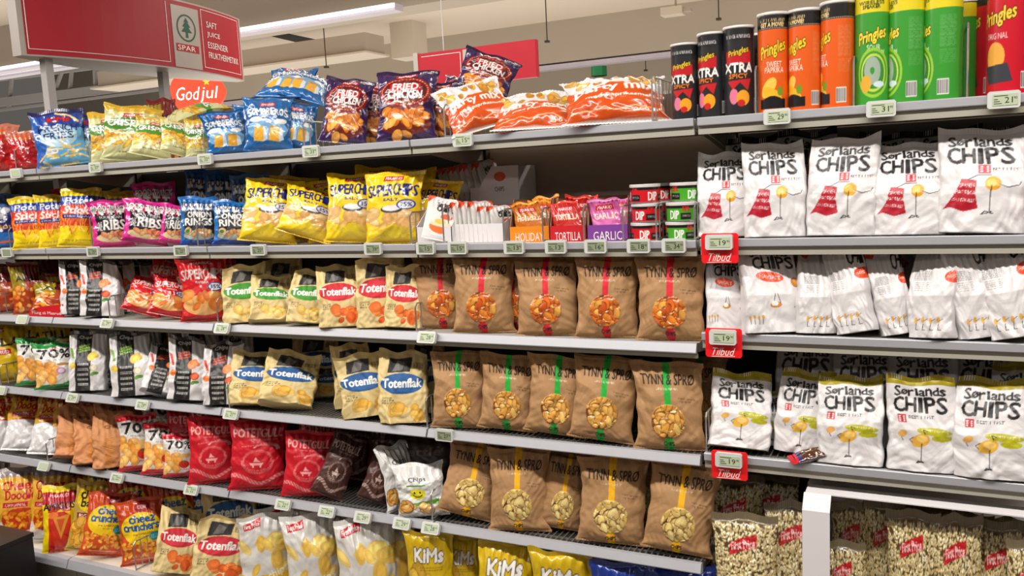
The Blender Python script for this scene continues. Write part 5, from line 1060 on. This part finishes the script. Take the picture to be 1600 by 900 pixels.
# second red sign further back
p = on_y(655, 128, 5.2); q = on_y(760, 150, 5.2)
g2 = empty('aisle_sign', (p.x, 5.2, p.z)); tag(g2, 'smaller red aisle sign further back behind the purple bags', 'sign')
MB().box((0, 0, -.05), (.9, .05, .19)).build('sign_body', M['signred'], g2); MB().box((-.035, -.005, -.06), (0, .055, .20)).build('end_cap', M['signgrey'], g2)
m = MB(); m.box((.03, -.002, .165), (.34, 0, .168)); m.box((.338, -.002, -.04), (.341, 0, .168)); m.build('white_line', M['white'], g2); MB().box((.36, -.002, -.04), (.46, 0, .18)).build('panel', M['signgrey'], g2)
MB().bar((.2, .02, .19), (.2, .02, CZ - p.z), .004).build('hanger', M['truss'], g2)
# the lit greeting sign
c = on_y(308, 146, 6.2); s = CAM_F / proj(c)[2]; k = 1 / s
g3 = empty('greeting_sign', c, (0, 0, R(32))); tag(g3, 'glowing red round greeting sign with white script', 'sign')
P = []
for i in range(48):
    a = 2 * math.pi * i / 48; r_ = 41 + 1.5 * math.cos(3 * a); P.append((r_ * math.cos(a) * k * (1 + .10 * math.sin(a)), 35 * math.sin(a) * k - (0 if math.sin(a) < .8 else .0)))
MB().prism(P, -.01, .05, 'y').build('sign_body', M['godjul'], g3)
text_mesh('lettering', 'God', M['godtxt'], g3, 34 * k, 20 * k, (-33 * k, -.011, -10 * k), shear=.2); text_mesh('lettering', 'jul', M['godtxt'], g3, 24 * k, 24 * k, (4 * k, -.011, -14 * k), shear=.2)
T = [((6 if i % 2 == 0 else 2.6) * math.sin(i * math.pi / 5) * k + 16 * k, (6 if i % 2 == 0 else 2.6) * math.cos(i * math.pi / 5) * k + 17 * k) for i in range(10)]
MB().prism(T, -.013, -.010, 'y').build('star', M['gold'], g3)
MB().bar((0, .02, 33 * k), (0, .02, CZ - c.z), .004).build('hanger', M['truss'], g3)

# ------------------------------------------------------------------ ceiling beams and light channels, running parallel to the shelves
def ly(px, py, z): return on_z(px, py, z).y
def bline(px, py, z): return on_z(px, py, z)
XA, XB = -21.5, 8.5
def beam(i, y, yd, z0, z1, m): struct(MB().box((XA if i == 1 else XO, y, z0), (XB, y + yd, z1)).build('trim_%d' % i, M[m]))
ya = ly(560, 22, 3.05); beam(1, ya, .30, 3.05, CZ, 'beam')
def tube(px, py, z, wy, x0, x1, lab, lit=True, hh=.04):
    y = ly(px, py, z); g = empty('ceiling_light', (x0, y, z)); tag(g, lab, 'ceiling light', 'ceiling light channels')
    MB().box((0, 0, 0), (x1 - x0, wy, hh)).build('cover', M['cover'], g); MB().box((0, -.012, hh * .4), (x1 - x0, 0, hh)).build('tube', M['tube' if lit else 'cover'], g)
tube(560, 24, 2.98, .12, -16, on_z(628, 18, 2.98).x, 'long fluorescent channel along the nearest ceiling beam', hh=.05)
yb = ly(900, 94, 3.02); beam(2, yb, .35, 3.02, CZ, 'beam')
tube(900, 104, 2.95, .15, XO, 8, 'long light channel below the second ceiling beam', lit=False, hh=.05)
yc = ly(900, 155, 2.9); beam(3, yc, .5, 2.9, CZ, 'beam')
# panels and openings seen on the left
for q_, P_px in ((4, ((395, 50), (432, 49), (512, 66), (500, 75))), (8, ((560, 76), (572, 75), (610, 86), (608, 96)))):
    pts = [on_z(a, b, CZ - .004) for a, b in P_px]; struct(MB().prism([(p.x, p.y) for p in pts], CZ - .004, CZ + .02, 'z').build('trim_%d' % q_, M['darkgap']))
g = empty('ceiling_unit', (0, 0, 0)); tag(g, 'long box-shaped housing below the ceiling at left', 'ceiling unit')
p = on_z(572, 80, 3.1); MB().box((p.x - 4.2, p.y, 3.1), (p.x, p.y + .35, 3.3)).build('housing', M['beam'], g); MB().box((p.x - 4.3, p.y - .05, 3.08), (p.x + .03, p.y + .4, 3.1)).build('tray', M['beaml'], g)
g = empty('ceiling_unit', (0, 0, 0)); tag(g, 'square ceiling box left of the small red sign', 'ceiling unit')
p = on_z(612, 92, 3.1); MB().box((p.x, p.y, 3.1), (p.x + .3, p.y + .3, CZ)).build('housing', M['beaml'], g)
# hangers, sprinkler and projector-like box
for px, py0, py1 in ((855, 33, 65), (1123, 0, 30), (927, 98, 118), (1009, 85, 110), (510, 54, 105)):
    q = on_z(px, py1, 2.95); g = empty('ceiling_rod', (q.x, q.y, 2.95)); tag(g, 'thin rod hanging from the ceiling, %s' % {855: 'above the party bags', 1123: 'above the black cans', 927: 'over the bottle cap', 1009: 'left of the black cans, short', 510: 'above the blue bags'}[px], 'rod', 'thin ceiling rods')
    MB().bar((0, 0, 0), (0, 0, CZ - 2.95), .006).build('rod', M['dark'], g); MB().box((-.02, -.02, -.01), (.02, .02, .01)).build('foot', M['dark'], g)
q = on_z(1056, 16, 3.3); g = empty('projector', (q.x, q.y, 3.3)); tag(g, 'small white box mounted under the ceiling above the cans', 'projector'); MB().box((-.14, -.08, -.05), (.08, .08, .03)).build('housing', M['beaml'], g); MB().box((.08, -.05, -.03), (.16, .05, .0)).build('lens', M['beam'], g); MB().bar((0, 0, .03), (0, 0, .2), .012).build('mount', M['beam'], g)
tube(60, 112, 3.0, .12, on_z(-60, 120, 3.0).x, on_z(100, 100, 3.0).x, 'lit fluorescent channel left of the large red sign', hh=.06)
# roof zone with open truss at the far left
yw = 15.2
g = empty('roof_truss', (0, 0, 0)); tag(g, 'white open steel roof truss beyond the shelves at left', 'roof truss')
pa, pb = on_y(0, 150, 10.5), on_y(250, 122, 10.5)
dz = (pb.z - pa.z)
def tb(p, q, r_, nm): MB().bar(p, q, r_, 4).build(nm, M['truss'], g)
Q = lambda px, py: on_y(px, py, 10.5)
tb(Q(-40, 165), Q(420, 108), .10, 'chord'); tb(Q(-40, 178), Q(420, 118), .03, 'chord'); tb(Q(-40, 128), Q(420, 70), .06, 'chord')
for a, b in (((20, 108), (14, 168)), ((60, 100), (78, 140)), ((102, 98), (88, 136)), ((112, 112), (108, 152)), ((76, 142), (84, 160)), ((190, 95), (200, 130)), ((148, 110), (150, 150)), ((390, 150), (375, 190)), ((395, 150), (410, 180))): tb(Q(*a), Q(*b), .035, 'strut')
